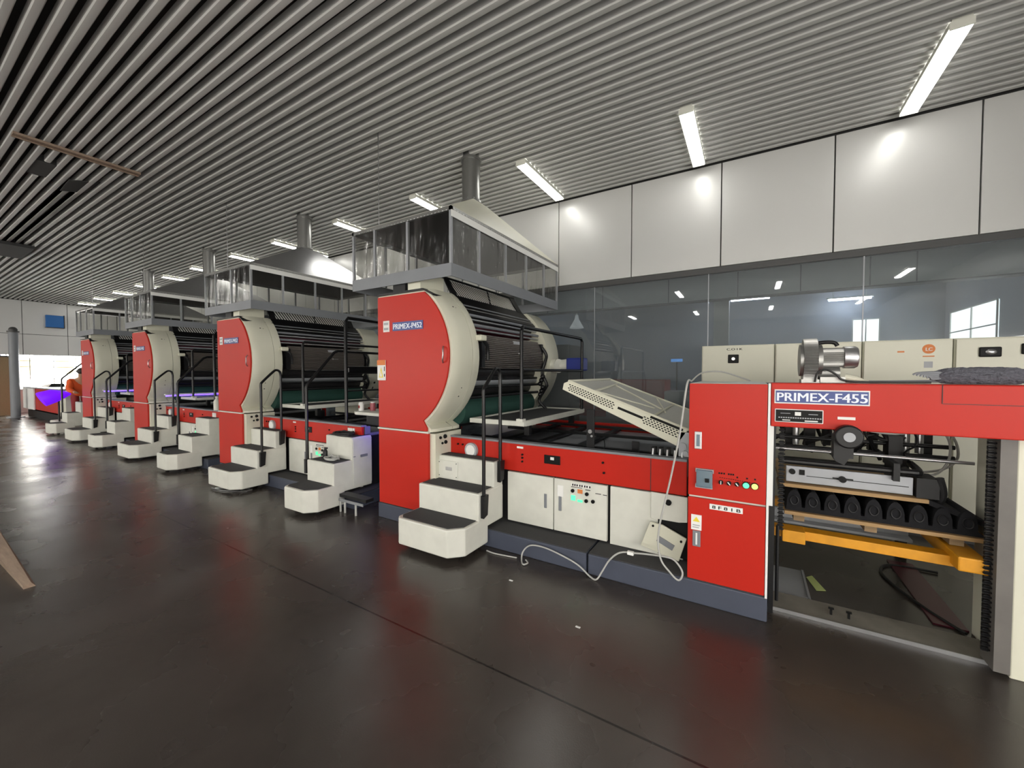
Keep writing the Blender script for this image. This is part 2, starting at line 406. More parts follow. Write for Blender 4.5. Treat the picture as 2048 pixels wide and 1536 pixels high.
# front wall behind the camera and right wall
b = B()
for i in range(25):
    b.box(XL + i * 1.18 + .007, min(XL + (i + 1) * 1.18 - .007, XR), YF - .03, YF, 0, ZC)
struct('wall_front', b, 'panel')
b = B(); b.box(XR, XR + .1, YF, YB + .3, 0, ZC + .3); struct('wall_right', b, 'panel')
for i, (a, c) in enumerate([(-11, -8.4), (-7.8, -5.2), (-4.6, -2.0), (-1.4, 1.2)]): win('window_%d' % (50 + i), 'x', XR - .02, a, c, .4, 2.35, 4, 3, 'right_fill')  # unseen glowing panes, added to light the machines from the right
for i, (a, c) in enumerate([(-23.4, -20.6), (-20.0, -17.2), (-16.6, -13.8), (-13.2, -11.2), (-1.8, .6), (1.2, 4.0)]): win('window_%d' % (40 + i), 'y', YF + .06, a, c, .7, 3.0, 4, 4, 'front_fill')  # unseen glowing panes, added to light the machine fronts

# ceiling battens over the machine line
def make_lamp(x, y0, y1, label, group):
    t = thing('ceiling_light', label, 'light', (x, (y0 + y1) / 2, ZC), group)
    b = B(); b.box(x - .068, x + .068, y0 + .01, y1 - .01, ZC - .062, ZC - .004); obj('diffuser', b, 'lamp', t, bevel=.012)
    b = B(); b.box(x - .06, x + .06, y0, y1, ZC - .003, ZC + .02); b.box(x - .0745, x - .0685, y0 + .01, y1 - .01, ZC - .046, ZC - .003); b.box(x + .0685, x + .0745, y0 + .01, y1 - .01, ZC - .046, ZC - .003); obj('housing', b, 'white', t)
    for ya, yb in ((y0 + .0, y0 + .009), (y1 - .009, y1 - .0)):
        b = B(); b.box(x - .072, x + .072, ya, yb, ZC - .063, ZC - .002); obj('end_cap', b, 'white', t)
    return t
LX = [1.40, -.62, -2.63, -4.59, -6.55, -8.65, -10.5, -12.6, -14.46, -16.6, -18.7, -20.8, -22.8]
ORD = ['largest batten light, furthest to the right of the photo', 'second bright batten light from the right', 'third batten light from the right, right of the front chimney duct',
       'fourth batten light from the right, just left of the front hood peak', 'fifth batten light from the right, above left end of the front hood',
       'batten light crossing behind the second chimney duct', 'batten light just left of the second chimney duct', 'batten light left of the third chimney duct',
       'batten light partly hidden by the third chimney duct', 'batten light directly above the fourth chimney duct', 'third batten light from the far end wall',
       'second batten light from the far end wall', 'last white batten light, nearest the far end wall']
l0 = make_lamp(LX[0], 4.58, 5.83, ORD[0] + ', on the slatted ceiling', 'batten lights on the slatted ceiling above the machines')
for x, lb in zip(LX[1:], ORD[1:]): dup(l0, (x - LX[0], 0, 0), lb)
la = dup(l0, (0, 0, 0), 'x')
for c in kids(la):
    if c.name.startswith('diffuser'): c.data = c.data.copy(); c.data.materials[0] = M['aisle_lamp']
for yy, nm in ((-2.9, 'batten light in the row over the aisle'), (-7.9, 'batten light in the far row mirrored in the glass')):
    for i in range(10):
        c = dup(la, (3.6 - 2.03 * i * 1.42 - LX[0], yy - 5.2, 0), nm); c['group'] = nm.replace('light', 'lights')
for c in kids(la): bpy.data.objects.remove(c)
bpy.data.objects.remove(la)
# hatch strip, missing slats, sign, column
t = thing('ceiling_hatch', 'pale metal strip edging a gap of missing ceiling slats', 'hatch', (-7.37, 1.57, 4.37))
b = B(); b.box(-7.42, -7.33, 1.0, 2.12, 4.37, 4.397); b.box(-7.43, -7.41, 1.0, 2.12, 4.36, 4.38); obj('edge_strip', b, 'plank', t)
b = B(); b.box(-8.72, -8.1, 1.27, 1.48, 4.41, 4.5); obj('panel', b, 'plenum', t)
b = B(); b.hexa([(-9.0, 1.66, 4.36), (-8.4, 1.64, 4.36), (-8.35, 1.96, 4.44), (-9.0, 1.96, 4.44), (-9.0, 1.66, 4.37), (-8.4, 1.64, 4.37), (-8.35, 1.96, 4.45), (-9.0, 1.96, 4.45)]); obj('loose_flap', b, 'plenum', t)
b = B(); b.box(-15.0, -13.55, 1.5, 2.1, 4.33, 4.39); fin(obj('ceiling_duct', b, 'plenum'), 'black box set in the slatted ceiling at the far left edge', 'duct')
t = thing('wall_sign', 'blue box sign on the far grey panelled wall', 'sign', (XL + .08, 4.15, 3.4))
b = B(); b.box(XL + .01, XL + .14, 3.92, 4.40, 3.42, 3.90); obj('panel', b, 'bluesign', t, bevel=.01)
b = B(); b.box(XL + .0, XL + .16, 4.402, 4.42, 3.40, 3.92); b.box(XL + .0, XL + .15, 3.90, 4.42, 3.40, 3.418); obj('frame', b, 'frame', t)
t = thing('standing_post', 'grey steel post with a rounded cap by the far doorway', 'post', (-22.6, 2.93, 0))
b = B(); b.cyl((-22.6, 2.93, .03), (-22.6, 2.93, 3.1), .12, 24); obj('post', b, 'grey', t, smooth=True)
b = B(); b.ball((-22.6, 2.93, 3.14), .11); b.cyl((-22.6, 2.93, 3.05), (-22.6, 2.93, 3.1), .15); obj('cap', b, 'frame', t, smooth=True)
b = B(); b.cyl((-22.6, 2.93, 0), (-22.6, 2.93, .03), .22, 24); obj('foot', b, 'grey', t, smooth=True)

# ================= PRESS UNIT =================
def arc_profile(grow=0, top=2.435, z0=1.0, n=22):
    """housing outline in XZ: straight left side, round right side"""
    cz, Rr, cx = 1.775, .83, -3.305
    pts = [(-3.51 - grow * .2, z0), ]
    arc = []
    a0 = math.asin((z0 - cz) / Rr) if abs(z0 - cz) < Rr else -R(70); a0 = -R(55); a1 = math.asin(min(.999, (top - cz) / Rr))
    for i in range(n + 1):
        a = a0 + (a1 - a0) * i / n; arc.append((cx + (Rr + grow) * math.cos(a), cz + (Rr + grow) * math.sin(a)))
    arc = [p for p in arc if p[1] > z0 + .06]
    return [(-3.51, z0), (-2.75 + grow, z0)] + [(-2.75 + grow, z0 + .03)] + arc[0:] + [(-3.51, top + grow * .4)]

def catwalk(x0, x1, y0, y1, z, label, group, rail=True):
    t = thing('catwalk', label, 'walkway', ((x0 + x1) / 2, (y0 + y1) / 2, z - .04), group)
    b = B(); b.box(x0 + .04, x1 - .04, y0 + .04, y1 - .04, z - .025, z - .005); obj('deck', b, 'tread', t)
    b = B(); b.box(x0, x1, y0, y0 + .04, z - .04, z + .01); b.box(x0, x1, y1 - .04, y1, z - .04, z + .01); b.box(x0, x0 + .035, y0 + .041, y1 - .041, z - .04, z + .01); b.box(x1 - .04, x1, y0 + .041, y1 - .041, z - .045, z + .01)
    obj('edge_frame', b, 'white', t, bevel=.004)
    b = B()
    for yy in (y0 + .25, y1 - .25): b.box(x1 - .12, x1 - .06, yy - .03, yy + .03, .935, z - .041)
    obj('support', b, 'black', t)
    return t

def make_press():
    t = thing('printing_press', 'x', 'printing press', (-2.0, 4.2, 0), 'red and cream printing press units in the line')
    # near housing
    P = arc_profile(0); 
    near = B()
    near.loft([(2.985, arc_profile(0)), (3.03, arc_profile(.022)), (3.10, arc_profile(.030)), (3.275, arc_profile(.030))])
    near.box(-3.51, -2.70, 2.99, 3.40, .17, .985)
    h = obj('near_housing', near, 'cream', t, smooth=True)
    b = B(); b.loft([(3.281, arc_profile(.031)), (3.35, arc_profile(.033)), (3.40, arc_profile(.024))]); obj('rim_cover', b, 'cream', h, smooth=True)
    b = B(); b.loft([(3.276, arc_profile(.022)), (3.280, arc_profile(.022))]); obj('seam', b, 'seam', h)
    # red door inset on its face
    def inset(d):
        pr = [(x, z) for x, z in arc_profile(-d)]
        pr[0] = (-3.50, 1.008); pr[1] = (-2.79, 1.008); pr[2] = (-2.79 , 1.04); pr[-1] = (-3.50, 2.42); return [p for p in pr if p[1] < 2.421]
    b = B(); b.prism(inset(.022), 'y', 2.962, 2.984); dr = obj('upper_door', b, 'red', t, smooth=True, bevel=.004)
    b = B(); b.prism([(-3.51, 2.437), (-2.83, 2.437), (-2.70, 2.37), (-2.70, 2.385), (-2.83, 2.455), (-3.51, 2.455)], 'y', 2.96, 3.4); obj('top_seal', b, 'black', t)
    b = B(); b.box(-3.5, -2.77, 2.962, 2.989, .175, .985); lo = obj('lower_door', b, 'red', t, bevel=.004)
    b = B(); b.box(-3.51, -2.765, 2.955, 2.9845, .988, 1.004); obj('trim_strip', b, 'white', t)
    b = B(); b.tube(smooth_path([(-2.56, 2.955, 1.86), (-2.545, 2.93, 1.83), (-2.54, 2.925, 1.78), (-2.55, 2.93, 1.73), (-2.565, 2.955, 1.70)]), .007, 8); obj('handle', b, 'steel', dr, smooth=True, label='chrome pull handle')
    # nameplate
    b = B(); b.box(-3.265, -2.83, 2.956, 2.961, 2.045, 2.135); np_ = obj('nameplate', b, 'plate_blue', dr)
    text('lettering', 'PRIMEX-P452', -3.255, 2.955, 2.062, .078, 'letter', np_, width=.41)
    b = B(); b.box(-3.41, -3.315, 2.956, 2.961, 2.04, 2.16); lg = obj('emblem', b, 'paper', dr, bevel=.01)
    b = B(); b.box(-3.395, -3.33, 2.953, 2.9555, 2.115, 2.14); b.box(-3.395, -3.33, 2.953, 2.9555, 2.06, 2.085); obj('mark', b, 'label_grey', lg)
    # printed marks of the rim
    b = B()
    for (z, s) in ((1.50, .5), (1.455, 1), (1.41, 1), (1.37, 1.3), (1.33, .7), (1.29, .6)):
        a = math.asin((z - 1.775) / .83); X = -3.305 + .8615 * math.cos(a); b.ball((X - .004, 3.16 + .012 * s, z), .012 * s, (.6, 1, 1.1), 8, 6)
    obj('control_buttons', b, 'ink', h)
    for z, s in ((2.27, 1),):
        a = math.asin((z - 1.775) / .83); X = -3.305 + .8615 * math.cos(a)
        b = B()
        b.ball((X, 3.16, z), .02, (.6, 1, .6), 8, 6); b.ball((X + .003, 3.20, z - .004), .017, (.6, 1, .6), 8, 6); obj('dial', b, 'ink', h)
        b = B()
        for j in range(9):
            z2 = 2.21 - .012 * (j % 3); a = math.asin((z2 - 1.775) / .83); X2 = -3.305 + .8615 * math.cos(a)
            b.box(X2 - .004, X2 + .002, 3.11 + .015 * j, 3.12 + .015 * j, z2 - .006, z2 + .002)
        obj('legend', b, 'label_grey', h)
    # latch block on rim
    b = B(); b.box(-2.50, -2.40, 3.36, 3.47, 1.94, 2.0); obj('latch_block', b, 'cream', t, bevel=.012)
    b = B(); b.tube(smooth_path([(-2.43, 3.45, 1.94), (-2.42, 3.5, 1.9), (-2.43, 3.53, 1.82), (-2.43, 3.53, 1.74)]), .02, 8); obj('latch_arm', b, 'black', t, smooth=True)
    # side column below housing
    b = B(); b.ball((-2.695, 3.06, .94), .016); b.ball((-2.695, 3.13, .945), .022); b.ball((-2.695, 3.09, .88), .013); b.ball((-2.695, 3.14, .885), .02); obj('knobs', b, 'ink', t)
    # far housing
    b = B(); b.loft([(5.03, arc_profile(.028)), (5.40, arc_profile(.028)), (5.44, arc_profile(0))]); b.box(-3.51, -2.72, 5.03, 5.40, .17, .985)
    fh = obj('far_housing', b, 'cream', t, smooth=True)
    b = B()
    for z, s in ((1.42, 1.3), (1.33, 1), (1.31, 1), (1.29, 1)):
        a = math.asin((z - 1.775) / .83); b.ball((-3.305 + .858 * math.cos(a), 5.2, z), .02 * s, (.5, 1, 1.1), 8, 6)
    obj('control_buttons', b, 'ink', fh)
    # inner dark body
    b = B(); b.box(-3.45, -3.0, 3.41, 5.02, .95, 2.40); obj('inner_frame', b, 'dark', t)
    b = B(); b.hexa([(-3.3, 3.42, 2.43), (-2.87, 3.42, 2.45), (-2.87, 5.01, 2.45), (-3.3, 5.01, 2.43), (-3.3, 3.42, 2.46), (-2.85, 3.42, 2.475), (-2.85, 5.01, 2.475), (-3.3, 5.01, 2.46)])
    b.hexa([(-2.88, 3.42, 2.45), (-2.66, 3.42, 2.24), (-2.66, 5.01, 2.24), (-2.88, 5.01, 2.45), (-2.85, 3.42, 2.475), (-2.63, 3.42, 2.26), (-2.63, 5.01, 2.26), (-2.85, 5.01, 2.475)])
    obj('top_cover', b, 'black', t)
    # mesh guard rising to the hood
    b = B(); b.hexa([(-2.97, 3.52, 2.66), (-2.85, 3.52, 2.47), (-2.85, 4.85, 2.47), (-2.97, 4.85, 2.66), (-2.975, 3.52, 2.655), (-2.86, 3.52, 2.465), (-2.86, 4.85, 2.465), (-2.975, 4.85, 2.655)])
    mg = obj('mesh_guard', b, 'xmesh', t)
    b = B()
    for ya, yb in ((3.43, 3.52), (4.85, 4.98)):
        b.hexa([(-2.975, ya, 2.69), (-2.83, ya, 2.46), (-2.83, yb, 2.46), (-2.975, yb, 2.69), (-2.99, ya, 2.69), (-2.85, ya, 2.45), (-2.85, yb, 2.45), (-2.99, yb, 2.69)])
    b.cyl((-2.91, 4.2, 2.67), (-2.85, 4.2, 2.47), .008, 6); b.tube([(-2.975, 3.43, 2.68), (-2.975, 4.98, 2.68)], .014, 8)
    obj('guard_frame', b, 'black', mg)
    # rollers
    def rol(x, z, r, m='roller', nm='roller', y0=3.41, y1=5.02, lb=None):
        b = B(); b.cyl((x, y0, z), (x, y1, z), r, 24); return obj(nm, b, m, t, smooth=True, label=lb)
    for x, z, r in ((-2.80, 2.29, .05), (-2.74, 2.20, .045), (-2.76, 1.62, .12), (-2.82, 1.42, .11)): rol(x, z, r)
    rol(-2.76, 2.13, .065, 'maroon', lb='maroon roller')
    rol(-2.80, 1.18, .155, 'green', lb='dark green cloth covered roller')
    for x, z in ((-2.60, 2.075), (-2.63, 2.185), (-2.685, 2.30)): rol(x, z, .013, 'steel', 'tie_bar')
    for x, z in ((-2.655, 2.24), (-2.735, 2.345), (-2.60, 2.125)): rol(x, z, .018, 'grey', 'tie_bar')
    rol(-2.66, 1.50, .05, 'midgrey')
    for x, z in ((-2.58, 1.44), (-2.60, 1.33), (-2.62, 1.53)): rol(x, z, .017, 'black', 'tie_bar')
    # ribbed guard bulging over the rollers
    b = B(); prof = []
    N = 17
    for i in range(N):
        f = i / (N - 1); z = 2.03 - .36 * f; X = -2.60 + .115 * math.sin(math.pi * (.12 + .62 * f))
        prof.append((X - .006, z)); prof.append((X + .010, z - .36 / (N - 1) * .25)); prof.append((X + .010, z - .36 / (N - 1) * .75))
    prof = prof + [(x - .03, z) for x, z in reversed(prof)]
    b.prism(prof, 'y', 3.54, 4.93); rg = obj('ribbed_guard', b, 'brown', t)
    b = B(); b.box(-2.532, -2.518, 4.22, 4.42, 1.955, 1.995); obj('info_plate', b, 'label_grey', rg)
    b = B(); b.ball((-2.475, 4.28, 1.84), .014); b.cyl((-2.475, 4.28, 1.84), (-2.475, 4.38, 1.84), .006, 6); obj('catch', b, 'steel', rg)
    b = B(); b.box(-2.56, -2.47, 3.47, 3.535, 1.66, 1.98); obj('guard_bracket', b, 'black', rg)
    b = B(); b.box(-2.60, -2.50, 4.935, 4.99, 1.62, 2.0); obj('guard_bracket', b, 'black', rg)
    # right end fittings
    b = B(); b.tube(smooth_path([(-2.5, 4.97, 1.95), (-2.45, 5.0, 1.85), (-2.46, 4.98, 1.75), (-2.5, 4.97, 1.6), (-2.46, 4.98, 1.5), (-2.44, 4.99, 1.42), (-2.52, 5.0, 1.3), (-2.56, 5.0, 1.2), (-2.46, 5.02, 1.09)]), .022, 8)
    for i in range(6): b.ball((-2.52 + .02 * (i % 3), 4.95, 1.3 + .05 * i), .035, (1, 1, 1), 8, 6)
    obj('hose_bundle', b, 'black', t, smooth=True)
    # bed and apron
    b = B(); b.box(-2.74, -.40, 3.27, 5.2, .17, .80); obj('base_frame', b, 'dark', t)
    b = B(); b.box(-2.74, -.40, 3.23, 3.265, .665, .925); ap = obj('apron', b, 'red', t, bevel=.004)
    b = B(); b.box(-.665, -.660, 3.226, 3.2295, .665, .925); obj('seam', b, 'seam', ap)
    b = B(); b.box(-2.74, -.40, 5.201, 5.23, .665, .925); obj('rear_apron', b, 'red', t)
    b = B(); b.box(-2.74, -.40, 3.222, 3.30, .926, .945); b.box(-2.74, -.4, 3.28, 3.36, .80, .925); obj('bed_edge', b, 'grey', t)
    b = B(); b.box(-2.70, -.42, 3.37, 5.15, .801, .835); obj('bed_plate', b, 'midgrey', t)
    b = B()
    for xx in (-2.3, -1.9, -1.45): b.box(xx - .05, xx + .03, 3.38, 5.1, .85, .875)
    for yy in (3.6, 4.4, 5.05): b.box(-2.7, -.5, yy - .025, yy + .025, .876, .905)
    obj('bed_rails', b, 'black', t)
    # base doors
    for i, (a, c) in enumerate(((-1.985, -1.505), (-1.495, -1.01))):
        b = B(); b.box(a, c, 3.215, 3.25, .185, .655); d = obj('cabinet_door', b, 'white', t, bevel=.003)
        hx = c - .075 if i == 0 else a + .06
        b = B(); b.box(hx - .014, hx + .014, 3.208, 3.216, .37, .50); obj('handle', b, 'grey', d, bevel=.004)
        if i:
            b = B()
            for x, z in ((-1.315, .57), (-1.185, .56), (-1.19, .50), (-1.13, .505)): b.cyl((x, 3.203, z), (x, 3.216, z), .016, 12)
            obj('switches', b, 'ink', d)
            b = B(); b.box(-1.27, -1.225, 3.211, 3.2155, .555, .59); obj('tag', b, 'orange_ink', d)
            b = B(); b.box(-1.33, -1.29, 3.209, 3.2155, .485, .53); b.box(-1.27, -1.225, 3.209, 3.2155, .48, .50); obj('pilot_lamp', b, 'ledg', d)
            b = B(); b.box(-1.33, -1.15, 3.212, 3.2155, .612, .635); obj('name_strip', b, 'paper', d)
            b = B()
            for x in (-1.32, -1.30, -1.28, -1.255, -1.235, -1.21, -1.19, -1.165): b.box(x, x + .012, 3.2105, 3.212, .615, .632)
            b.box(-1.11, -1.06, 3.212, 3.2155, .575, .58); b.box(-1.045, -1.01 + .0, 3.212, 3.2155, .573, .578); b.box(-1.33, -1.23, 3.212, 3.2155, .602, .606); b.box(-1.20, -1.155, 3.212, 3.2155, .592, .598)
            obj('printed_marks', b, 'ink', d)
            b = B(); b.box(-1.46, -1.405, 3.212, 3.2155, .50, .60); obj('sticker', b, 'paper', d)
    b = B(); b.box(-.985, -.42, 3.225, 3.26, .17, .655); ep = obj('end_panel', b, 'white', t, bevel=.003)
    # apron details
    b = B(); b.box(-1.60, -1.44, 3.222, 3.2295, .775, .855); dsp = obj('display', b, 'ink', ap, bevel=.006)
    b = B(); b.box(-1.535, -1.50, 3.219, 3.2215, .815, .84); obj('mark', b, 'paper', dsp)
    b = B(); b.box(-1.89, -1.82, 3.224, 3.2295, .885, .905); obj('label_plate', b, 'paper', ap, bevel=.003)
    b = B()
    for x, z in ((-1.83, .80), (-1.83, .83), (-1.05, .845), (-1.04, .76), (-1.83, .765), (-2.6, .86), (-2.54, .86)): b.cyl((x, 3.218, z), (x, 3.2295, z), .010, 8)
    obj('bolts', b, 'ink', ap)
    b = B(); b.cyl((-2.42, 3.20, .815), (-2.42, 3.2295, .815), .075, 28); db = obj('gauge', b, 'label_grey', ap, smooth=True)
    b = B(); b.cyl((-2.42, 3.195, .815), (-2.42, 3.1995, .815), .055, 24); obj('gauge_face', b, 'paper', db, smooth=True)
    # tray pipes at the upper left top of the housing
    b = B(); b.box(-3.3, -3.12, 3.0, 3.35, 2.46, 2.56); obj('vent_box', b, 'dark', t)
    b = B(); b.box(-3.10, -2.92, 3.02, 3.38, 2.46, 2.64); obj('duct_box', b, 'cream', t)
    return t

press = make_press()
plabels = ['nearest red and cream press unit, with the warning sign on its red door', 'second red and cream press unit from the camera',
           'third red and cream press unit from the camera', 'farthest red and cream press unit, near the end wall']
press['label'] = plabels[0]
PX = [0, -3.73, -7.45, -11.08]
presses = [press] + [dup(press, (dx, 0, 0), lb) for dx, lb in zip(PX[1:], plabels[1:])]
# bits only the first unit has
drs = [c for c in kids(press) if c.name.startswith('upper_door')][0]
b = B(); b.box(-3.505, -3.375, 2.952, 2.961, 1.52, 1.74); ws = obj('warning_sign', b, 'paper', drs, bevel=.006)
b = B(); b.box(-3.505, -3.375, 2.949, 2.9518, 1.685, 1.74); obj('header', b, 'orange_ink', ws)
b = B(); b.prism([(-3.475, 1.55), (-3.41, 1.55), (-3.443, 1.66)], 'y', 2.949, 2.9518); obj('triangle', b, 'warn', ws)
b = B(); b.prism([(-3.460, 1.56), (-3.425, 1.56), (-3.443, 1.625)], 'y', 2.947, 2.949); obj('triangle_centre', b, 'paper', ws)
b = B(); b.box(-3.395, -3.388, 2.949, 2.9518, 1.62, 1.67); b.box(-3.395, -3.385, 2.949, 2.9518, 1.56, 1.59); obj('printed_marks', b, 'ink', ws)
b = B(); b.cyl((-2.42, 5.28, 1.70), (-2.20, 5.28, 1.72), .085, 20); b.cyl((-2.46, 5.22, 1.70), (-2.34, 5.18, 1.70), .10, 20); obj('motor_housing', b, 'white', press, smooth=True)
b = B(); b.box(-2.22, -1.98, 5.15, 5.38, 1.63, 1.81); obj('motor', b, 'blue', press, bevel=.02, label='blue motor block')
# red cloth of sheets on the second unit apron
for k_, pr_ in enumerate(presses[1:]):
    dx = PX[k_ + 1]
    ap = [c for c in kids(pr_) if c.name.startswith('apron')][0]
    b = B(); b.box(-.66 + dx, -.58 + dx, 3.222, 3.2295, .82, .90); b.box(-.57 + dx, -.53 + dx, 3.222, 3.2295, .82, .90); obj('notice_sheets', b, 'paper', ap)

# curing lamps: violet light in the gaps between units
for k_, (x, z, lb) in enumerate(((-3.90, .99, 'violet curing lamp glowing beside the nearest press tower'), (-9.8, 1.15, 'violet lamp tube on the walkway of the third press unit'),
                                 (-13.55, 1.15, 'violet lamp tube on the walkway of the farthest press unit'))):
    if k_ == 0:
        t = thing('curing_lamp', lb, 'lamp', (x, 3.45, z))
        b = B(); b.box(x - .06, x + .22, 3.36, 3.6, z + .028, z + .075); obj('housing', b, 'dark', t)
        b = B(); b.ball((x - .0, 3.40, z), .022); b.ball((x + .10, 3.40, z + .005), .022); obj('bulb', b, 'uvb', t)
    else:
        t = thing('curing_lamp', lb, 'lamp', (x, 3.5, z))
        b = B(); b.box(x - .02, x + .05, 3.1, 4.4, z + .016, z + .04); obj('housing', b, 'white', t)
        b = B(); b.cyl((x, 3.12, z), (x, 4.38, z), .014, 8); obj('tube', b, 'uv', t)

# platforms, catwalks, rails
def platform(dx, lb):
    t = thing('step_platform', lb, 'platform', (-1.2 + dx, 3.1, 0), 'slate blue platforms along the presses')
    for a, c in ((-3.53, -1.10), (-1.085, .115 if dx == 0 else -.22)):
        b = B(); b.box(a + dx, c + dx, 2.97, 3.72, 0, .160); s_ = obj('plinth', b, 'plinth', t, bevel=.008)
        b = B(); b.box(a + dx + .005, c + dx - .005, 2.975, 3.715, .161, .168); obj('tread_mat', b, 'tread', s_)
    return t
pl = ['slate blue step platform under the nearest press and feeder cabinet', 'dark platform under the second press unit', 'dark platform under the third press unit', 'dark platform under the farthest press unit']
for dx, lb in zip(PX, pl): platform(dx, lb)

cw = catwalk(-2.62, -1.94, 3.45, 5.15, 1.10, 'white edged walkway board in front of the nearest press rollers', 'white edged walkways below the rollers')
cl = ['x', 'white edged walkway board at the second press rollers', 'white edged walkway board at the third press rollers', 'white edged walkway board at the farthest press rollers']
for dx, lb in zip(PX[1:], cl[1:]): dup(cw, (dx, 0, 0), lb)
def railA():
    x = -1.95; t = thing('guard_rail', 'black tube guard rail before the nearest press rollers', 'railing', (x, 4.2, 1.11), 'black guard rails on the roller walkways')
    b = B(); b.tube([(x, 3.42, 1.11), (x, 3.42, 2.02), (x, 3.45, 2.06), (x, 5.02, 2.06), (x, 5.07, 2.02), (x, 5.07, 1.11)], .019, 10); obj('frame', b, 'tube', t, smooth=True)
    b = B(); b.cyl((x, 3.44, 1.63), (x, 5.05, 1.63), .016); obj('mid_rail', b, 'tube', t, smooth=True)
    b = B(); b.box(x - .05, x + .02, 3.40, 3.47, 1.111, 1.14); obj('foot_plate', b, 'white', t)
    return t
ra = railA()
for dx, lb in zip(PX[1:], ['black tube guard rail before the second press rollers', 'black tube guard rail before the third press rollers', 'black tube guard rail before the farthest press rollers']): dup(ra, (dx, 0, 0), lb)
def railB():
    x = -4.60; t = thing('guard_rail', 'tall black rail frame left of the nearest press tower', 'railing', (x, 3.9, .93), 'tall black rail frames between the units')
    b = B(); b.tube([(x, 3.36, .93), (x, 3.36, 2.28), (x, 3.40, 2.33), (x, 5.05, 2.33), (x, 5.1, 2.28), (x, 5.1, .93)], .022, 10); obj('frame', b, 'tube', t, smooth=True)
    b = B()
    for z in (1.88, 1.68, 1.6, 1.36): b.cyl((x, 3.38, z), (x, 5.08, z), .012 if z < 1.8 else .017, 8)
    b.box(x - .01, x + .01, 3.4, 5.08, 1.61, 1.67)
    obj('cross_rails', b, 'tube', t, smooth=True)
    return t
rb = railB()
for dx, lb in zip(PX[1:], ['tall black rail frame left of the second press tower', 'tall black rail frame left of the third press tower', 'x']):
    if lb != 'x': dup(rb, (dx, 0, 0), lb)

# stairs
def steps_outline(ys, zs, zb, yb, yk, zk):
    """side outline (y,z): treads rise towards the machine"""
    pts = [(ys[0], zb), (ys[0], zs[0])]
    for i in range(1, len(ys)): pts += [(ys[i], zs[i - 1]), (ys[i], zs[i])]
    pts += [(yb, zs[-1]), (yb, zk), (yk, zk), (yk, zb)]
    return pts
def stairs(x0, x1, zs, label, group, left_rail, ys=(2.50, 2.80, 3.05), yb=3.205):
    t = thing('steps', label, 'steps', ((x0 + x1) / 2, 2.85, 0), group)
    ch = .11
    # bottom box with chamfered corners, then the two upper boxes
    b = B()
    b.prism([(x0 + ch * .4, ys[0]), (x1 - ch, ys[0]), (x1, ys[0] + ch), (x1, 2.95), (x0, 2.95), (x0, ys[0] + ch * .4)], 'z', .05, zs[0])
    lowbox = obj('bottom_step', b, 'white', t, bevel=.014)
    b = B(); b.box(x0 + .002, x1 - .002, ys[1] + .001, yb, .20, zs[1]); obj('middle_step', b, 'white', t, bevel=.012)
    b = B(); b.box(x0 + .01, x1 - .006, ys[2], yb, zs[1] - .02, zs[2]); obj('top_step', b, 'white', t, bevel=.012)
    b = B(); m_ = .028
    b.prism([(x0 + ch * .4 + m_, ys[0] + m_), (x1 - ch - m_ * .6, ys[0] + m_), (x1 - m_, ys[0] + ch + m_ * .6), (x1 - m_, ys[1] - .004), (x0 + m_, ys[1] - .004), (x0 + m_, ys[0] + ch * .4 + m_)], 'z', zs[0] + .0005, zs[0] + .006)
    obj('tread', b, 'tread', t)
    for i in (1, 2):
        b = B(); b.box(x0 + m_, x1 - m_, ys[i] + m_, (ys[2] if i == 1 else yb) - .006, zs[i] + .0005, zs[i] + .006); obj('tread', b, 'tread', t)
    for xx, yy in ((x0 + .09, ys[0] + .12), (x1 - .09, ys[0] + .16), (x0 + .09, 2.88), (x1 - .09, 2.88)):
        b = B(); b.cyl((xx - .012, yy, .026), (xx + .012, yy, .026), .0255, 12); b.box(xx - .018, xx - .013, yy - .012, yy + .012, .02, .051); b.box(xx + .013, xx + .018, yy - .012, yy + .012, .02, .051); obj('castor', b, 'cable_b', t)
    if not left_rail:
        x = x1 + .014
        b = B(); b.tube([(x, 2.86, .40)] + smooth_path([(x, 2.86, 1.38), (x, 2.86, 1.44), (x, 2.88, 1.475), (x, 3.02, 1.61), (x, 3.07, 1.64), (x, 3.115, 1.62), (x, 3.13, 1.56), (x, 3.13, 1.5)], 4) + [(x, 3.13, .66)], .0165, 10)
        r_ = obj('handrail', b, 'tube', t, smooth=True, label='black looped handrail')
        for yy, zz in ((2.86, .38), (3.13, .64)):
            b = B(); b.prism([(yy - .03, zz + .13), (yy + .045, zz + .13), (yy + .03, zz - .05), (yy - .03, zz - .07)], 'x', x - .012, x + .022); obj('bracket', b, 'black', r_)
    else:
        x = x0 - .02
        b = B(); b.tube([(x, 2.82, .42), (x, 2.82, 1.42), (x, 2.835, 1.46), (x, 3.20, 1.86), (x, 3.25, 1.885), (x, 3.33, 1.89)], .019, 10)
        r_ = obj('handrail', b, 'tube', t, smooth=True, label='black handrail bending up to the guard frame')
        b = B(); b.box(x - .02, x + .018, 2.79, 2.85, .38, .55); obj('bracket', b, 'black', r_)
    return t
sA = stairs(-2.75, -2.03, (.29, .53, .765), 'white steps with black treads and looped handrail at the nearest press', 'white portable steps beside the presses', False)
b = B(); b.box(-2.71, -2.46, 3.040, 3.0495, .55, .72); pn = obj('access_panel', b, 'white', sA, bevel=.003)
b = B(); b.box(-2.61, -2.53, 3.034, 3.0398, .625, .66); obj('handle', b, 'steel', pn, bevel=.006)
b = B()
for x, z in ((-2.695, .70), (-2.475, .70), (-2.695, .565), (-2.475, .565)): b.cyl((x, 3.037, z), (x, 3.0398, z), .005, 8)
obj('screws', b, 'ink', pn)
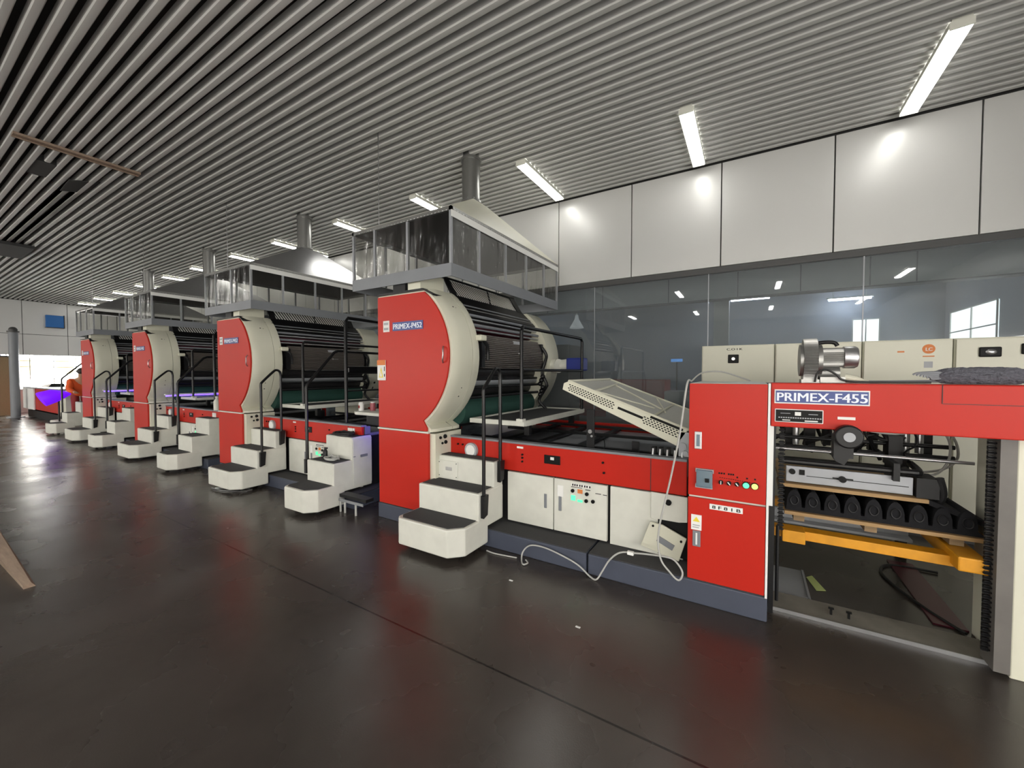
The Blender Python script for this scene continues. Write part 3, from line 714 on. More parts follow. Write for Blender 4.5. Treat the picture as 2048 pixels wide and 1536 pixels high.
sA2 = stairs(-6.50, -5.76, (.29, .53, .765), 'white steps with looped handrail at the second press, streaky tread', 'white portable steps beside the presses', False)
sA3 = stairs(-10.22, -9.50, (.29, .53, .765), 'white steps with looped handrail at the third press', 'white portable steps beside the presses', False)
sA4 = stairs(-13.85, -13.13, (.29, .53, .765), 'white steps with looped handrail at the farthest press', 'white portable steps beside the presses', False)
sB = stairs(-4.60, -4.08, (.30, .55, .82), 'tall white steps just left of the nearest press tower, cables on top', 'tall white steps between the units', True, yb=3.34)
b = B(); b.box(-4.079, -4.072, 3.06, 3.33, .24, .80); dpn = obj('side_door', b, 'white', sB, bevel=.002)
b = B(); b.box(-4.0715, -4.06, 3.16, 3.26, .57, .60); b.box(-4.0715, -4.066, 3.06, 3.09, .585, .595); obj('handle', b, 'grey', dpn)
stairs(-8.33, -7.81, (.30, .55, .82), 'tall white steps just left of the second press tower', 'tall white steps between the units', True, yb=3.34)
stairs(-12.05, -11.53, (.30, .55, .82), 'tall white steps just left of the third press tower', 'tall white steps between the units', True, yb=3.34)
stairs(-15.7, -15.2, (.30, .55, .82), 'tall grey-white steps left of the farthest press tower', 'tall white steps between the units', True, yb=3.34)
b = B(); b.box(-17.6, -15.95, 2.9, 3.6, 0, .22); fin(obj('low_platform', b, 'white', bevel=.03), 'low pale platform beyond the farthest steps', 'platform')

# pipes under the walkway beside press 1
t = thing('drip_tray', 'dark tray with pale drain pipes left of the nearest press tower', 'tray', (-4.0, 2.98, 0))
b = B(); b.box(-4.06, -3.60, 2.86, 2.965, .165, .20); obj('tray', b, 'black', t)
b = B(); b.box(-4.06, -3.64, 2.85, 2.859, .12, .15); obj('edge_bar', b, 'midgrey', t)
for x in (-4.03, -3.95, -3.76):
    b = B(); b.cyl((x, 2.852, .0), (x, 2.852, .12), .012, 8); obj('pipe', b, 'cable_w', t, smooth=True)

# white work tray with cans behind the tall steps
t = thing('work_tray', 'white round-edged tray with cans, left of the nearest press tower', 'tray', (-4.05, 3.5, 1.06))
b = B(); b.prism([(-4.36, 3.30), (-4.40, 3.36), (-4.40, 3.8), (-3.60, 3.8), (-3.60, 3.25), (-4.28, 3.25)], 'z', 1.07, 1.11); obj('top', b, 'white', t, bevel=.01)
b = B(); b.box(-4.25, -4.0, 3.4, 3.7, .93, 1.069); obj('stand', b, 'dark', t)
for x, y, m_, lb in ((-4.30, 3.36, 'paper', 'white can with a red mark on the work tray'), (-4.20, 3.46, 'pink', 'dull pink can on the work tray, beside a white can')):
    t = thing('can', lb, 'can', (x, y, 1.111)); b = B(); b.cyl((x, y, 1.111), (x, y, 1.21), .034, 18); obj('body', b, m_, t, smooth=True)
    b = B(); b.cyl((x, y, 1.2101), (x, y, 1.222), .028, 18); obj('lid', b, m_ if m_ == 'paper' else 'paper', t, smooth=True)
    if m_ == 'paper': b = B(); b.ball((x, y - .034, 1.165), .016, (1, .2, 1.3), 8, 6); obj('mark', b, 'darkred', t)
t = thing('bottle', 'white squeeze bottle on the second press, left of its red door', 'bottle', (-8.02, 3.3, .946))
b = B(); b.tube([(-8.02, 3.26, .946), (-8.02, 3.26, 1.10), (-8.02, 3.26, 1.14), (-8.02, 3.26, 1.16)], [.05, .05, .025, .018], 14); obj('body', b, 'white', t, smooth=True)
b = B(); b.cyl((-8.02, 3.26, 1.161), (-8.02, 3.26, 1.19), .022, 12); obj('cap', b, 'paper', t, smooth=True)

# cable coils on steps
def coil(x, y, z, r, n, lb, m_='cable_b', turns=3):
    b = B(); pts = []
    for i in range(turns * 14):
        a = 2 * math.pi * i / 14; pts.append((x + r * math.cos(a) * (1 + .12 * math.sin(i * .7)), y + r * .6 * math.sin(a) * (1 + .1 * math.cos(i * .5)), z + .010 + .006 * (i // 14) + .02 * max(0, math.sin(a * .5 + 1)) * (i % 3 == 0)))
    b.tube(smooth_path(pts, 2), .009, 6); fin(obj('cable_coil', b, m_, smooth=True), lb, 'cable')
coil(-4.33, 3.12, .828, .15, 3, 'black hose coil on top of the tall steps', turns=4)
coil(-4.30, 2.93, .558, .10, 3, 'grey cable coil on the middle tread of the tall steps', 'cable_w')
t = thing('spray_bottle', 'small dark bottle on the middle tread of the tall steps', 'bottle', (-4.50, 2.98, .557))
b = B(); b.tube([(-4.50, 2.98, .557), (-4.50, 2.98, .63), (-4.50, 2.98, .66)], [.028, .028, .012], 12); obj('body', b, 'black', t, smooth=True)
b = B(); b.box(-4.512, -4.46, 2.972, 2.988, .661, .68); obj('nozzle', b, 'black', t)

# ================= HOODS =================
def hood(dx, lb):
    X0, X1, Y0, Y1 = -3.93, -2.47, 2.97, 5.42
    t = thing('extractor_hood', lb, 'hood', ((X0 + X1) / 2, 4.2, 2.53), 'extractor hoods hanging over the presses')
    # roof pyramid
    b = B(); zr, za = 3.205, 3.80; cx, cy, h_ = -3.17, 4.22, .15
    lo = [(X0, Y0), (X1, Y0), (X1, Y1), (X0, Y1)]; hi = [(cx - h_, cy - h_), (cx + h_, cy - h_), (cx + h_, cy + h_), (cx - h_, cy + h_)]
    v = [(x, y, zr) for x, y in lo] + [(x, y, za) for x, y in hi]
    b._f(v, [(0, 1, 5, 4), (1, 2, 6, 5), (2, 3, 7, 6), (3, 0, 4, 7), (4, 5, 6, 7)])
    r_ = obj('roof', b, 'cream' if dx == 0 else 'steel', t);
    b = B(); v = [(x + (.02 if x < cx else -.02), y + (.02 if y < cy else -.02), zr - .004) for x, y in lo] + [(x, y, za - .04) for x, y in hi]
    b._f(v, [(0, 1, 5, 4), (1, 2, 6, 5), (2, 3, 7, 6), (3, 0, 4, 7), (4, 5, 6, 7)]); obj('inner_lining', b, 'hood_shade', t); md = r_.modifiers.new('thick', 'SOLIDIFY'); md.thickness = .006; md.offset = -1  # dark sheet under the roof stands in for the shade inside the hood
    b = B(); s_ = .028
    for (a0, a1, b0, b1) in ((X0, X1, Y0, Y0 + s_), (X0, X1, Y1 - s_, Y1), (X0, X0 + s_, Y0, Y1), (X1 - s_, X1, Y0, Y1)): b.box(a0, a1, b0, b1, 3.165, 3.204)
    obj('top_rim', b, 'duct', t)
    b = B(); b.box(X1 + .001, X1 + .008, Y0, Y1, 3.10, 3.165); obj('label_strip', b, 'paper', t)
    b = B()
    for i in range(52): b.ball((X1 + .008, Y0 + .05 + i * .045, 3.175), .007, (1, 1, 1), 6, 4)
    for i in range(30): b.ball((X0 + .04 + i * .047, Y0 - .002, 3.17), .007, (1, 1, 1), 6, 4)
    obj('rivets', b, 'steel', t)
    # bottom band
    b = B(); z0, z1 = 2.535, 2.66; q = .012
    for (a0, a1, b0, b1) in ((X0, X1, Y0, Y0 + q), (X0, X1, Y1 - q, Y1), (X0, X0 + q, Y0 + q, Y1 - q), (X1 - q, X1, Y0 + q, Y1 - q)): b.box(a0, a1, b0, b1, z0, z1)
    obj('bottom_band', b, 'grey', t)
    posts = [(X0, Y0), (X1, Y0), (X1, Y1), (X0, Y1)] + [(X0 + .37, Y0), (X0 + .87, Y0), (X0 + .37, Y1), (X0 + .87, Y1)] + [(X1, Y0 + d) for d in (.47, 1.0, 1.5, 2.0)] + [(X0, Y0 + d) for d in (.47, 1.0, 1.5, 2.0)]
    for x, y in posts:
        x_ = min(max(x, X0 + .014), X1 - .014); y_ = min(max(y, Y0 + .014), Y1 - .014)
        b = B(); b.box(x_ - .013, x_ + .013, y_ - .013, y_ + .013, 2.662, 3.163); obj('post', b, 'midgrey', t)
    for nm, a, c in (('front', (X0 + .03, Y0 + .006), (X1 - .03, Y0 + .006)), ('side', (X1 - .006, Y0 + .03), (X1 - .006, Y1 - .03)), ('back', (X0 + .03, Y1 - .006), (X1 - .03, Y1 - .006)), ('far_side', (X0 + .006, Y0 + .03), (X0 + .006, Y1 - .03))):
        b = B(); N = 26; z = [2.55, 3.16]
        vs = []
        for i in range(N + 1):
            f = i / N; wv = .006 * math.sin(i * 1.9) + .004 * math.sin(i * .7 + 2)
            x = a[0] + (c[0] - a[0]) * f; y = a[1] + (c[1] - a[1]) * f
            if nm in ('front', 'back'): lo_ = (x, y + wv, z[0] + .11); hi_ = (x, y, z[1])
            else: lo_ = (x + wv, y, z[0] + .11); hi_ = (x, y, z[1])
            vs.append((b.b.verts.new(lo_), b.b.verts.new(hi_)))
        for i in range(N): b.b.faces.new([vs[i][0], vs[i + 1][0], vs[i + 1][1], vs[i][1]])
        obj('curtain', b, 'curtain', t, smooth=True)
    # chimney
    b = B(); b.cyl((cx, cy, za), (cx, cy, ZC + .25), .118, 28); d = obj('chimney_duct', b, 'duct', t, smooth=True)
    b = B()
    for z in (za + .03, ZC - .03):
        b = B(); b.cyl((cx, cy, z - .012), (cx, cy, z + .012), .135, 28); obj('flange', b, 'duct', d, smooth=True)
    b = B()
    for i in range(10):
        a = i * math.pi / 5; b.cyl((cx + .126 * math.cos(a), cy + .126 * math.sin(a), za + .043), (cx + .126 * math.cos(a), cy + .126 * math.sin(a), za + .055), .008, 6)
    obj('bolts', b, 'steel', d)
    b = B()
    for x, y in ((X0 + .1, Y0 + .3),): b.cyl((x, y, 3.25), (x, y, ZC + .1), .005, 6)
    obj('hanger_rod', b, 'steel', t)
    if dx == 0: pass
    return t
h0 = hood(0, 'nearest extractor hood with cream sloping roof and plastic curtains')
h1 = hood(0, 'x'); h1['label'] = 'second extractor hood with bright metal roof, behind the nearest hood'
for c in kids(h1):
    if c.name.startswith('roof'): c.data = c.data.copy(); c.data.materials[0] = M['steel']
h1.location = Vector(h1.location) + Vector((PX[1], 0, 0))
h2 = dup(h1, (PX[2] - PX[1], 0, 0), 'third extractor hood with metal roof, left of the second')
h3 = dup(h1, (PX[3] - PX[1], 0, 0), 'farthest extractor hood, low grey frame near the end wall')

# ================= FEEDER =================
F = thing('sheet_feeder', 'red sheet feeder with lit buttons, blue nameplate beam and open loading bay', 'machine', (.4, 3.9, 0))
b = B(); b.box(-.355, .100, 2.99, 3.75, .17, 1.53); cab = obj('control_cabinet', b, 'white', F, bevel=.004)
b = B(); b.box(-.357, .098, 2.965, 2.989, .757, 1.528); ud = obj('upper_door', b, 'red', cab, bevel=.004)
b = B(); b.box(-.357, .098, 2.965, 2.989, .172, .742); ld = obj('lower_door', b, 'red', cab, bevel=.004)
b = B(); b.box(.1005, .113, 2.962, 2.995, .16, 1.534); obj('edge_strip', b, 'paper', cab)
b = B(); b.box(-.32, -.275, 2.957, 2.9645, 1.08, 1.20); hd = obj('handle', b, 'steel', ud, bevel=.008)
b = B(); b.box(-.308, -.287, 2.953, 2.9565, 1.10, 1.18); obj('handle_recess', b, 'clear', hd)
b = B(); b.box(-.325, -.275, 2.957, 2.9645, .405, .515); hd = obj('handle', b, 'grey', ld, bevel=.008)
b = B(); b.box(-.305, -.295, 2.953, 2.9565, .42, .50); obj('handle_recess', b, 'paper', hd)
b = B(); b.box(-.335, -.27, 2.959, 2.9645, .52, .625); st = obj('warning_sticker', b, 'paper', ld)
b = B(); b.prism([(-.325, .578), (-.28, .578), (-.302, .612)], 'y', 2.957, 2.9588); obj('green_mark', b, 'warn', st)
b = B(); b.box(-.325, -.28, 2.957, 2.9588, .55, .556); b.box(-.325, -.285, 2.957, 2.9588, .535, .541); obj('printed_lines', b, 'label_grey', st)
b = B(); b.box(-.222, -.028, 2.959, 2.9645, .680, .716)
ls = obj('label_strip', b, 'paper', ld)
text('lettering', '8 F 8 1 B', -.207, 2.9585, .687, .030, 'ink', ls, width=.165)
# breaker box and switches
b = B(); b.box(-.305, -.205, 2.935, 2.9645, .825, .945); bk = obj('breaker_box', b, 'clear', ud, bevel=.006)
b = B(); b.box(-.31, -.20, 2.945, 2.9649, .925, .950); b.box(-.31, -.205, 2.94, 2.9649, .82, .845); obj('cover_rim', b, 'midgrey', bk)
b = B(); b.box(-.25, -.225, 2.925, 2.9345, .865, .89); obj('lever', b, 'ink', bk)
for x, lit in ((-.156, 0), (-.109, 0), (-.063, 0), (-.012, 'ledg'), (.036, 'ledy')):
    b = B(); b.cyl((x, 2.948, .872), (x, 2.9645, .872), .018 if lit else .014, 16); sw = obj('indicator_lamp' if lit else 'selector_switch', b, lit or 'ink', ud, smooth=True)
    if lit:
        b = B(); b.cyl((x, 2.953, .872), (x, 2.9649, .872), .022, 16); obj('bezel', b, 'ink', sw, smooth=True)
    else:
        b = B(); b.tbox(Matrix.Translation((x, 2.944, .872)) @ Matrix.Rotation(R(-40 if x > -.15 else 0), 4, 'Y'), .005, .008, .022); obj('pointer', b, 'paper', sw)
b = B()
for i, x in enumerate((-.172, -.158, -.143, -.116, -.103, -.09, -.067, -.012, .032)): b.box(x, x + .010, 2.963, 2.9645, .925 + (0 if i < 6 else -.015), .936 + (0 if i < 6 else -.015))
for i in range(14): b.box(-.165 + .013 * i, -.158 + .013 * i, 2.963, 2.9645, .900 - .0007 * i, .904 - .0007 * i)
obj('printed_marks', b, 'ink', ud)
# beam
b = B(); b.box(.116, 2.3, 2.965, 3.19, 1.265, 1.538); bm_ = obj('front_beam', b, 'red', F, bevel=.006)
b = B(); b.box(.872, .875, 2.962, 2.9645, 1.437, 1.537); b.box(.875, 1.45, 2.962, 2.9645, 1.435, 1.438); obj('seam', b, 'seam', bm_)
b = B(); b.box(.133, .583, 2.955, 2.9645, 1.412, 1.498); npf = obj('nameplate_frame', b, 'paper', bm_)
b = B(); b.box(.139, .577, 2.952, 2.9548, 1.419, 1.491); npl = obj('nameplate', b, 'plate_blue', npf)
text('lettering', 'PRIMEX-F455', .145, 2.9515, 1.428, .074, 'letter', npl, width=.425)
b = B(); b.box(.136, .377, 2.957, 2.9645, 1.296, 1.378); ds = obj('display_frame', b, 'paper', bm_, bevel=.01)
b = B(); b.box(.141, .372, 2.954, 2.9568, 1.301, 1.373); dsp = obj('display', b, 'ink', ds, bevel=.008)
b = B(); b.box(.238, .268, 2.951, 2.9536, 1.340, 1.362); b.box(.175, .215, 2.951, 2.9536, 1.308, 1.313); b.box(.287, .35, 2.951, 2.9536, 1.306, 1.313); obj('mark', b, 'paper', dsp)
b = B()
for i in range(18): b.box(.155 + .012 * i, .163 + .012 * i, 2.951, 2.9536, 1.322, 1.329)
b.box(.165, .215, 2.951, 2.9536, 1.350, 1.353); b.box(.305, .35, 2.951, 2.9536, 1.348, 1.352); obj('fine_print', b, 'label_grey', dsp)
b = B(); b.box(.443, .523, 2.960, 2.9645, 1.328, 1.344); obj('label_strip', b, 'paper', bm_)
b = B(); b.box(.116, 1.20, 4.75, 4.95, 1.30, 1.50); obj('rear_beam', b, 'grey', F)
# hand wheel
b = B(); b.cyl((.488, 2.90, 1.235), (.488, 2.963, 1.235), .066, 28); hw = obj('hand_wheel', b, 'black', F, smooth=True, bevel=.008)
b = B(); b.cyl((.488, 2.893, 1.235), (.488, 2.899, 1.235), .027, 20); obj('wheel_cap', b, 'label_grey', hw, smooth=True)
b = B(); b.prism([(.43, 1.235), (.546, 1.235), (.546, 1.19), (.52, 1.17), (.52, 1.10), (.50, 1.10), (.48, 1.06), (.44, 1.08), (.43, 1.10)], 'y', 2.97, 3.06); obj('wheel_bracket', b, 'black', F)
# posts with chains
for x0, x1, nm in ((.122, .150, 'l'), (1.125, 1.185, 'r')):
    b = B(); b.box(x0, x1, 3.07, 3.21, .021, 1.264); obj('corner_post', b, 'black' if nm == 'l' else 'postgrey', F)
b = B(); b.box(.105, .135, 2.999, 3.06, .75, 1.264); obj('post_cover', b, 'paper', F)
for xx, yy, mm in ((.185, 3.12, 'dark'), (1.108, 3.12, 'black')):
    b = B()
    for i in range(44):
        z = .10 + i * .026
        if xx < 1 and z < .55: continue
        b.box(xx - .012, xx + .012, yy - .010, yy + .010, z, z + .018); b.cyl((xx - .018, yy - .011, z + .009), (xx + .018, yy - .011, z + .009), .005, 6)
    obj('lifting_chain', b, mm, F, label='hanging roller chain')
b = B(); b.cyl((.17, 3.10, .10), (.17, 3.10, .6), .010, 8); obj('lifting_rod', b, 'black', F)
for x in (.13, 1.125):
    b = B(); b.box(x, x + .05, 4.62, 4.74, .0, 1.5); obj('rear_post', b, 'dark', F)
b = B(); b.box(1.187, 2.3, 3.08, 3.5, 0, 1.262); sc = obj('side_cabinet', b, 'cream', F, bevel=.006)
b = B(); b.box(1.235, 1.5, 3.073, 3.0795, .985, 1.26); wl = obj('warning_label', b, 'warn', sc, bevel=.012)
b = B(); b.box(1.26, 1.5, 3.069, 3.0728, 1.01, 1.26); obj('label_face', b, 'paper', wl)
b = B(); b.prism([(1.262, 1.04), (1.30, 1.04), (1.30, 1.07)], 'y', 3.066, 3.0688); obj('printed_mark', b, 'ink', wl)
# rods and suction head behind the beam
for (z, y, r, m_) in ((1.07, 3.36, .010, 'steel'), (1.12, 3.62, .014, 'black'), (1.05, 3.62, .014, 'black'), (1.20, 3.9, .010, 'midgrey')):
    b = B(); b.cyl((.15, y, z), (1.13, y, z - .0), r, 12); obj('guide_rod', b, m_, F, smooth=True)
b = B(); b.box(.80, .87, 3.55, 3.68, .98, 1.18); b.box(.77, .80, 3.3, 3.5, .93, 1.04); obj('sliding_block', b, 'dark', F)
b = B(); b.tube(smooth_path([(.2, 3.35, .985), (.6, 3.35, .985), (.86, 3.35, .985), (.91, 3.40, .985), (.92, 3.6, 1.0)], 4), .020, 10); b.box(.19, .90, 3.37, 3.60, .96, .975); obj('feed_board', b, 'black', F)
b = B(); b.box(.225, .87, 3.34, 3.36, .845, .955); fp = obj('front_plate', b, 'midgrey', F, bevel=.003)
b = B(); b.cyl((.26, 3.32, .918), (.26, 3.3395, .918), .018, 12); b.box(.30, .33, 3.33, 3.3395, .90, .935); b.cyl((.53, 3.315, .90), (.53, 3.3395, .90), .020, 12); b.box(.48, .585, 3.33, 3.3395, .9, .906); obj('knobs', b, 'ink', fp)
b = B(); b.box(.34, .85, 3.3375, 3.3395, .893, .897); obj('groove', b, 'ink', fp)
b = B(); b.box(.88, .98, 3.32, 3.5, .84, .96); b.tube(smooth_path([(.98, 3.33, .97), (1.0, 3.34, .88), (.99, 3.36, .82), (.96, 3.4, .80)]), .02, 8); obj('side_bracket', b, 'dark', F, smooth=True)
b = B(); random.seed(3)
for i in range(22):
    x = .22 + .035 * i + random.uniform(-.02, .02); y = 3.5 + random.uniform(0, .9); z = 1.02 + random.uniform(0, .15)
    b.tube(smooth_path([(x, y, 1.24), (x + random.uniform(-.06, .06), y - .05, 1.15), (x + random.uniform(-.09, .09), y, z), (x + random.uniform(-.1, .1), y + .05, 1.0)], 3), random.choice((.006, .009, .013)), 6)
obj('air_hoses', b, 'black', F, smooth=True)
b = B()
for i in range(7):
    x = .25 + .13 * i; y = 3.8 + .1 * (i % 3); b.box(x, x + .05 + .02 * (i % 2), y, y + .08, 1.02, 1.24)
obj('suction_head', b, 'dark', F)
b = B()
for i, x in enumerate((.31, .60, .93, 1.0)): b.cyl((x, 3.75, 1.05), (x, 3.75, 1.26), .022, 12)
b.box(.52, .80, 4.1, 4.12, 1.16, 1.2)
obj('air_cylinder', b, 'steel', F, smooth=True)
b = B(); b.tube(smooth_path([(.62, 3.4, 1.23), (.8, 3.42, 1.21), (1.0, 3.5, 1.24), (1.08, 3.55, 1.18), (1.10, 3.6, 1.05), (1.05, 3.6, .95), (.95, 3.55, .93)]), .007, 8); b.tube(smooth_path([(.98, 3.6, 1.26), (1.12, 3.65, 1.20), (1.17, 3.7, 1.05), (1.10, 3.7, .96), (.93, 3.6, .94)]), .007, 8)
obj('air_line', b, 'cable_w', F, smooth=True, label='pale looping air line')
# lifting beams
b = B(); b.box(.15, 1.05, 3.22, 3.32, .488, .548); obj('lifting_beam', b, 'yellow', F, bevel=.004, label='yellow lifting beam')
b = B(); b.box(.20, .325, 3.17, 3.3, .476, .556); obj('beam_bracket', b, 'yellow', F, bevel=.004)
b = B(); b.box(1.00, 1.12, 3.12, 3.9, .505, .585); obj('beam_arm', b, 'yellow', F, bevel=.008)
b = B(); b.box(.15, 1.05, 3.95, 4.05, .488, .548); obj('rear_lifting_beam', b, 'yellow', F)
b = B(); b.box(.15, 1.10, 4.3, 4.36, .30, .38); b.box(.15, 1.1, 4.2, 4.3, .28, .30); obj('rear_cross_bar', b, 'midgrey', F)
b = B(); b.hexa([(.145, 3.36, .0), (1.185, 3.36, .0), (1.185, 3.165, .0), (.11, 3.165, .0), (.145, 3.40, .02), (1.185, 3.40, .02), (1.185, 3.16, .02), (.11, 3.16, .02)]); kb = obj('floor_plate', b, 'kerb', F)
b = B()
for x in (.47, .56): b.box(x, x + .012, 3.25, 3.262, .0201, .06); b.box(x - .008, x + .02, 3.25, 3.262, .055, .066)
obj('bolts', b, 'ink', kb)
b = B(); b.box(.11, 1.185, 3.158, 3.1635, .0, .024); obj('plate_edge', b, 'steel', kb)
b = B(); b.box(.12, .38, 3.42, 3.44, .003, .012); b.box(.375, .39, 3.42, 3.9, .003, .012); b.box(.12, .375, 3.44, 3.9, .002, .004); obj('drain_tray', b, 'midgrey', F)

# stack in the feeder: boards, corrugated pad
b = B(); b.box(.215, 1.175, 3.25, 4.25, .640, .662); fin(obj('base_board', b, 'wood'), 'lower wooden board carrying the black corrugated pad in the feeder', 'board')
for i in range(3):
    b = B(); x = (.27, .64, 1.02)[i]; b.box(x, x + .06, 3.3, 4.2, .590, .639); fin(obj('bearer', b, 'oldwood'), 'wooden bearer under the lower board, %s of three' % ('left', 'middle', 'right')[i], 'board', 'bearers under the lower board')
b = B(); prof = [(.222, .663)]; n = 9
for i in range(n):
    c = .27 + i * .102
    for a in range(0, 181, 20): prof.append((c - .042 * math.cos(R(a)), .69 + .115 * math.sin(R(a)) ** .8 if math.sin(R(a)) > 0 else .69))
prof += [(1.165, .663)]
b.prism(prof, 'y', 3.28, 4.25)
pad = obj('corrugated_pad', b, 'foam', smooth=True); fin(pad, 'black corrugated pad sandwiched between wooden boards in the feeder', 'pad')
b = B()
for i in range(n):
    c = .27 + i * .102; b.tube([(c + .022 * math.cos(a * R(30)), 3.276, .735 + .03 * math.sin(a * R(30))) for a in range(12)], .004, 5, closed=True)
o_ = obj('moulded_rings', b, 'dark', pad)
b = B(); b.box(.19, .93, 3.30, 4.25, .815, .838); fin(obj('top_board', b, 'wood'), 'upper wooden board lying on the corrugated pad in the feeder', 'board')
b = B(); b.hexa([(.93, 3.30, .808), (1.16, 3.30, .72), (1.16, 4.25, .72), (.93, 4.25, .808), (.93, 3.30, .838), (1.175, 3.30, .745), (1.175, 4.25, .745), (.93, 4.25, .838)]); fin(obj('rubber_skirt', b, 'foam'), 'black rubber skirt sloping off the right side of the stack', 'mat')

# floor bits in feeder bay
b = B(); b._f([(.40, 3.80, .002), (.44, 3.85, .002), (.50, 3.63, .002), (.44, 3.60, .002), (.40, 3.80, .004), (.44, 3.85, .004), (.50, 3.63, .004), (.44, 3.60, .004)], [(0, 1, 2, 3), (4, 5, 6, 7), (0, 1, 5, 4), (1, 2, 6, 5), (2, 3, 7, 6), (3, 0, 4, 7)])
fin(obj('tape_strip', b, 'tapegreen'), 'scrap of yellow-green tape on the floor of the feeder bay', 'tape')
b = B(); b.tube(smooth_path([(1.15, 3.45, .012), (1.05, 3.65, .012), (.95, 3.95, .012), (.92, 4.2, .012), (1.02, 4.38, .012), (1.3, 4.4, .012)]), .010, 8); fin(obj('floor_cable', b, 'cable_b', smooth=True), 'black cable curving over the floor in the feeder bay', 'cable')
b = B(); b.box(1.02, 1.18, 3.5, 4.5, .001, .01); fin(obj('floor_mat', b, 'maroon'), 'dark red-brown mat at the right of the feeder bay floor', 'mat')

# blower on the beam
T = thing('side_channel_blower', 'finned metal blower motor standing on the red beam', 'blower', (.42, 3.1, 1.539))
b = B(); N = 44
prof = []
for i in range(N * 2):
    a = 2 * math.pi * i / (N * 2); r_ = .137 if i % 2 else .120
    prof.append((3.12 + r_ * math.cos(a) * .9, 1.68 + r_ * math.sin(a)))
b.prism(prof, 'x', .285, .355); fb = obj('fan_casing', b, 'alu', T)
b = B(); b.cyl((.268, 3.12, 1.68), (.2848, 3.12, 1.68), .10, 30); b.cyl((.3552, 3.12, 1.68), (.38, 3.12, 1.68), .095, 30); obj('end_plate', b, 'alu', fb, smooth=True)
b = B(); prof = []
for i in range(60):
    a = 2 * math.pi * i / 60; r_ = .060 if i % 2 else .054; prof.append((3.12 + r_ * math.cos(a), 1.695 + r_ * math.sin(a)))
b.prism(prof, 'x', .381, .485); obj('motor_body', b, 'alu', T)
b = B(); b.tube([(.486, 3.12, 1.695), (.54, 3.12, 1.695), (.553, 3.12, 1.695), (.556, 3.12, 1.695)], [.067, .067, .058, .04], 28); obj('fan_cover', b, 'steel', T, smooth=True)
b = B(); b.tube(smooth_path([(.36, 3.1, 1.785), (.40, 3.1, 1.79), (.44, 3.1, 1.785), (.455, 3.1, 1.765)]), .012, 10); obj('outlet_pipe', b, 'black', T, smooth=True)
b = B(); b.box(.37, .49, 3.06, 3.17, 1.541, 1.575); b.cyl((.36, 3.12, 1.60), (.47, 3.12, 1.60), .035, 16); obj('base', b, 'alu', T, smooth=True)
b = B(); b.box(.275, .365, 3.05, 3.17, 1.539, 1.56); obj('foot', b, 'alu', T)
b = B(); b.tube(smooth_path([(.34, 3.02, 1.545), (.35, 3.01, 1.60), (.39, 3.01, 1.62), (.44, 3.01, 1.59), (.47, 3.02, 1.56), (.55, 3.02, 1.548), (.85, 3.04, 1.548)]), .006, 8); fin(obj('power_cable', b, 'cable_b', smooth=True), 'black cable looping from the blower over the beam', 'cable')
b = B(); b.tube([(.50, 3.14, 1.57), (.55, 3.13, 1.560), (.60, 3.12, 1.548)], [.028, .022, .006], 10); fin(obj('hose_sleeve', b, 'cream', smooth=True), 'yellowed cloth sleeve tapering behind the blower', 'sleeve')
# duster
T = thing('fleece_duster', 'long grey fleece duster lying at the right end of the beam', 'duster', (1.1, 3.08, 1.539))
b = B(); N = 40; pts = [(.86 + .37 * i / 12, 3.08, 1.583) for i in range(13)]
b.tube(pts, [.018, .034, .042, .045, .046, .047, .047, .046, .047, .046, .044, .036, .012], 40)
random.seed(5)
bmesh.ops.subdivide_edges(b.b, edges=b.b.edges[:], cuts=1)
for v in b.b.verts: v.co += Vector((random.uniform(-1, 1), random.uniform(-1, 1), random.uniform(-1, 1))) * .0035; v.co.z = max(v.co.z, 1.5405)
obj('fleece_head', b, 'fur', T)
b = B()
for i in range(6): b.tube(smooth_path([(.91, 3.06, 1.60 - .005 * i), (.86, 3.05, 1.605 - .008 * i), (.80 + .01 * i, 3.05, 1.60 - .004 * i), (.78 + .015 * i, 3.05, 1.59 - .005 * i)], 3), .0055, 6)
b.tube([(.6, 3.08, 1.547), (.9, 3.08, 1.555)], .008, 8)
obj('handle', b, 'grey', T, smooth=True)

# safety flap (perforated cream guard leaning on the press bed)
T = thing('tilting_guard', 'cream perforated guard hinged open between press bed and feeder cabinet', 'guard', (-.9, 3.9, .95))
A = Vector((-1.41, 1.528)); Bp = Vector((-.405, 1.155)); C_ = Vector((-.485, 1.029)); D = Vector((-1.455, 1.441))
y0, y1 = 3.30, 4.50
b = B(); b.prism([(A.x + .02, A.y), (Bp.x, Bp.y), (C_.x, C_.y), (D.x, D.y + .01), (D.x + .012, A.y - .02)], 'y', y0, y0 + .015); sd = obj('side_plate', b, 'cream', T, bevel=.004)
b = B(); b.prism([(A.x + .02, A.y), (Bp.x, Bp.y), (C_.x, C_.y), (D.x, D.y + .01), (D.x + .012, A.y - .02)], 'y', y1 - .015, y1); obj('far_side_plate', b, 'cream', T)
d = (Bp - A).normalized(); nrm = Vector((-d.y, d.x))
b = B()
def strip(p, q, w):
    """flat strip on the sloping top from (s,y) to (s,y)"""
    P = [Vector((A.x + .02 + d.x * p[0], p[1], A.y + d.y * p[0])), Vector((A.x + .02 + d.x * q[0], q[1], A.y + d.y * q[0]))]
    b.tube(P, w, 6)
Ln = (Bp - A).length - .02
strip((0, y0), (Ln, y0), .010); strip((0, y1), (Ln, y1), .010); strip((0, y0), (0, y1), .012); strip((Ln, y0), (Ln, y1), .010)
strip((.25, y0), (.15, y1 - .2), .012); strip((.25, y0 + .05), (.7, y0 + .4), .006); strip((.15, 4.2), (.75, 3.8), .008); strip((.75, 4.4), (.78, y0), .010); strip((.55, 4.5), (.8, 3.7), .008)
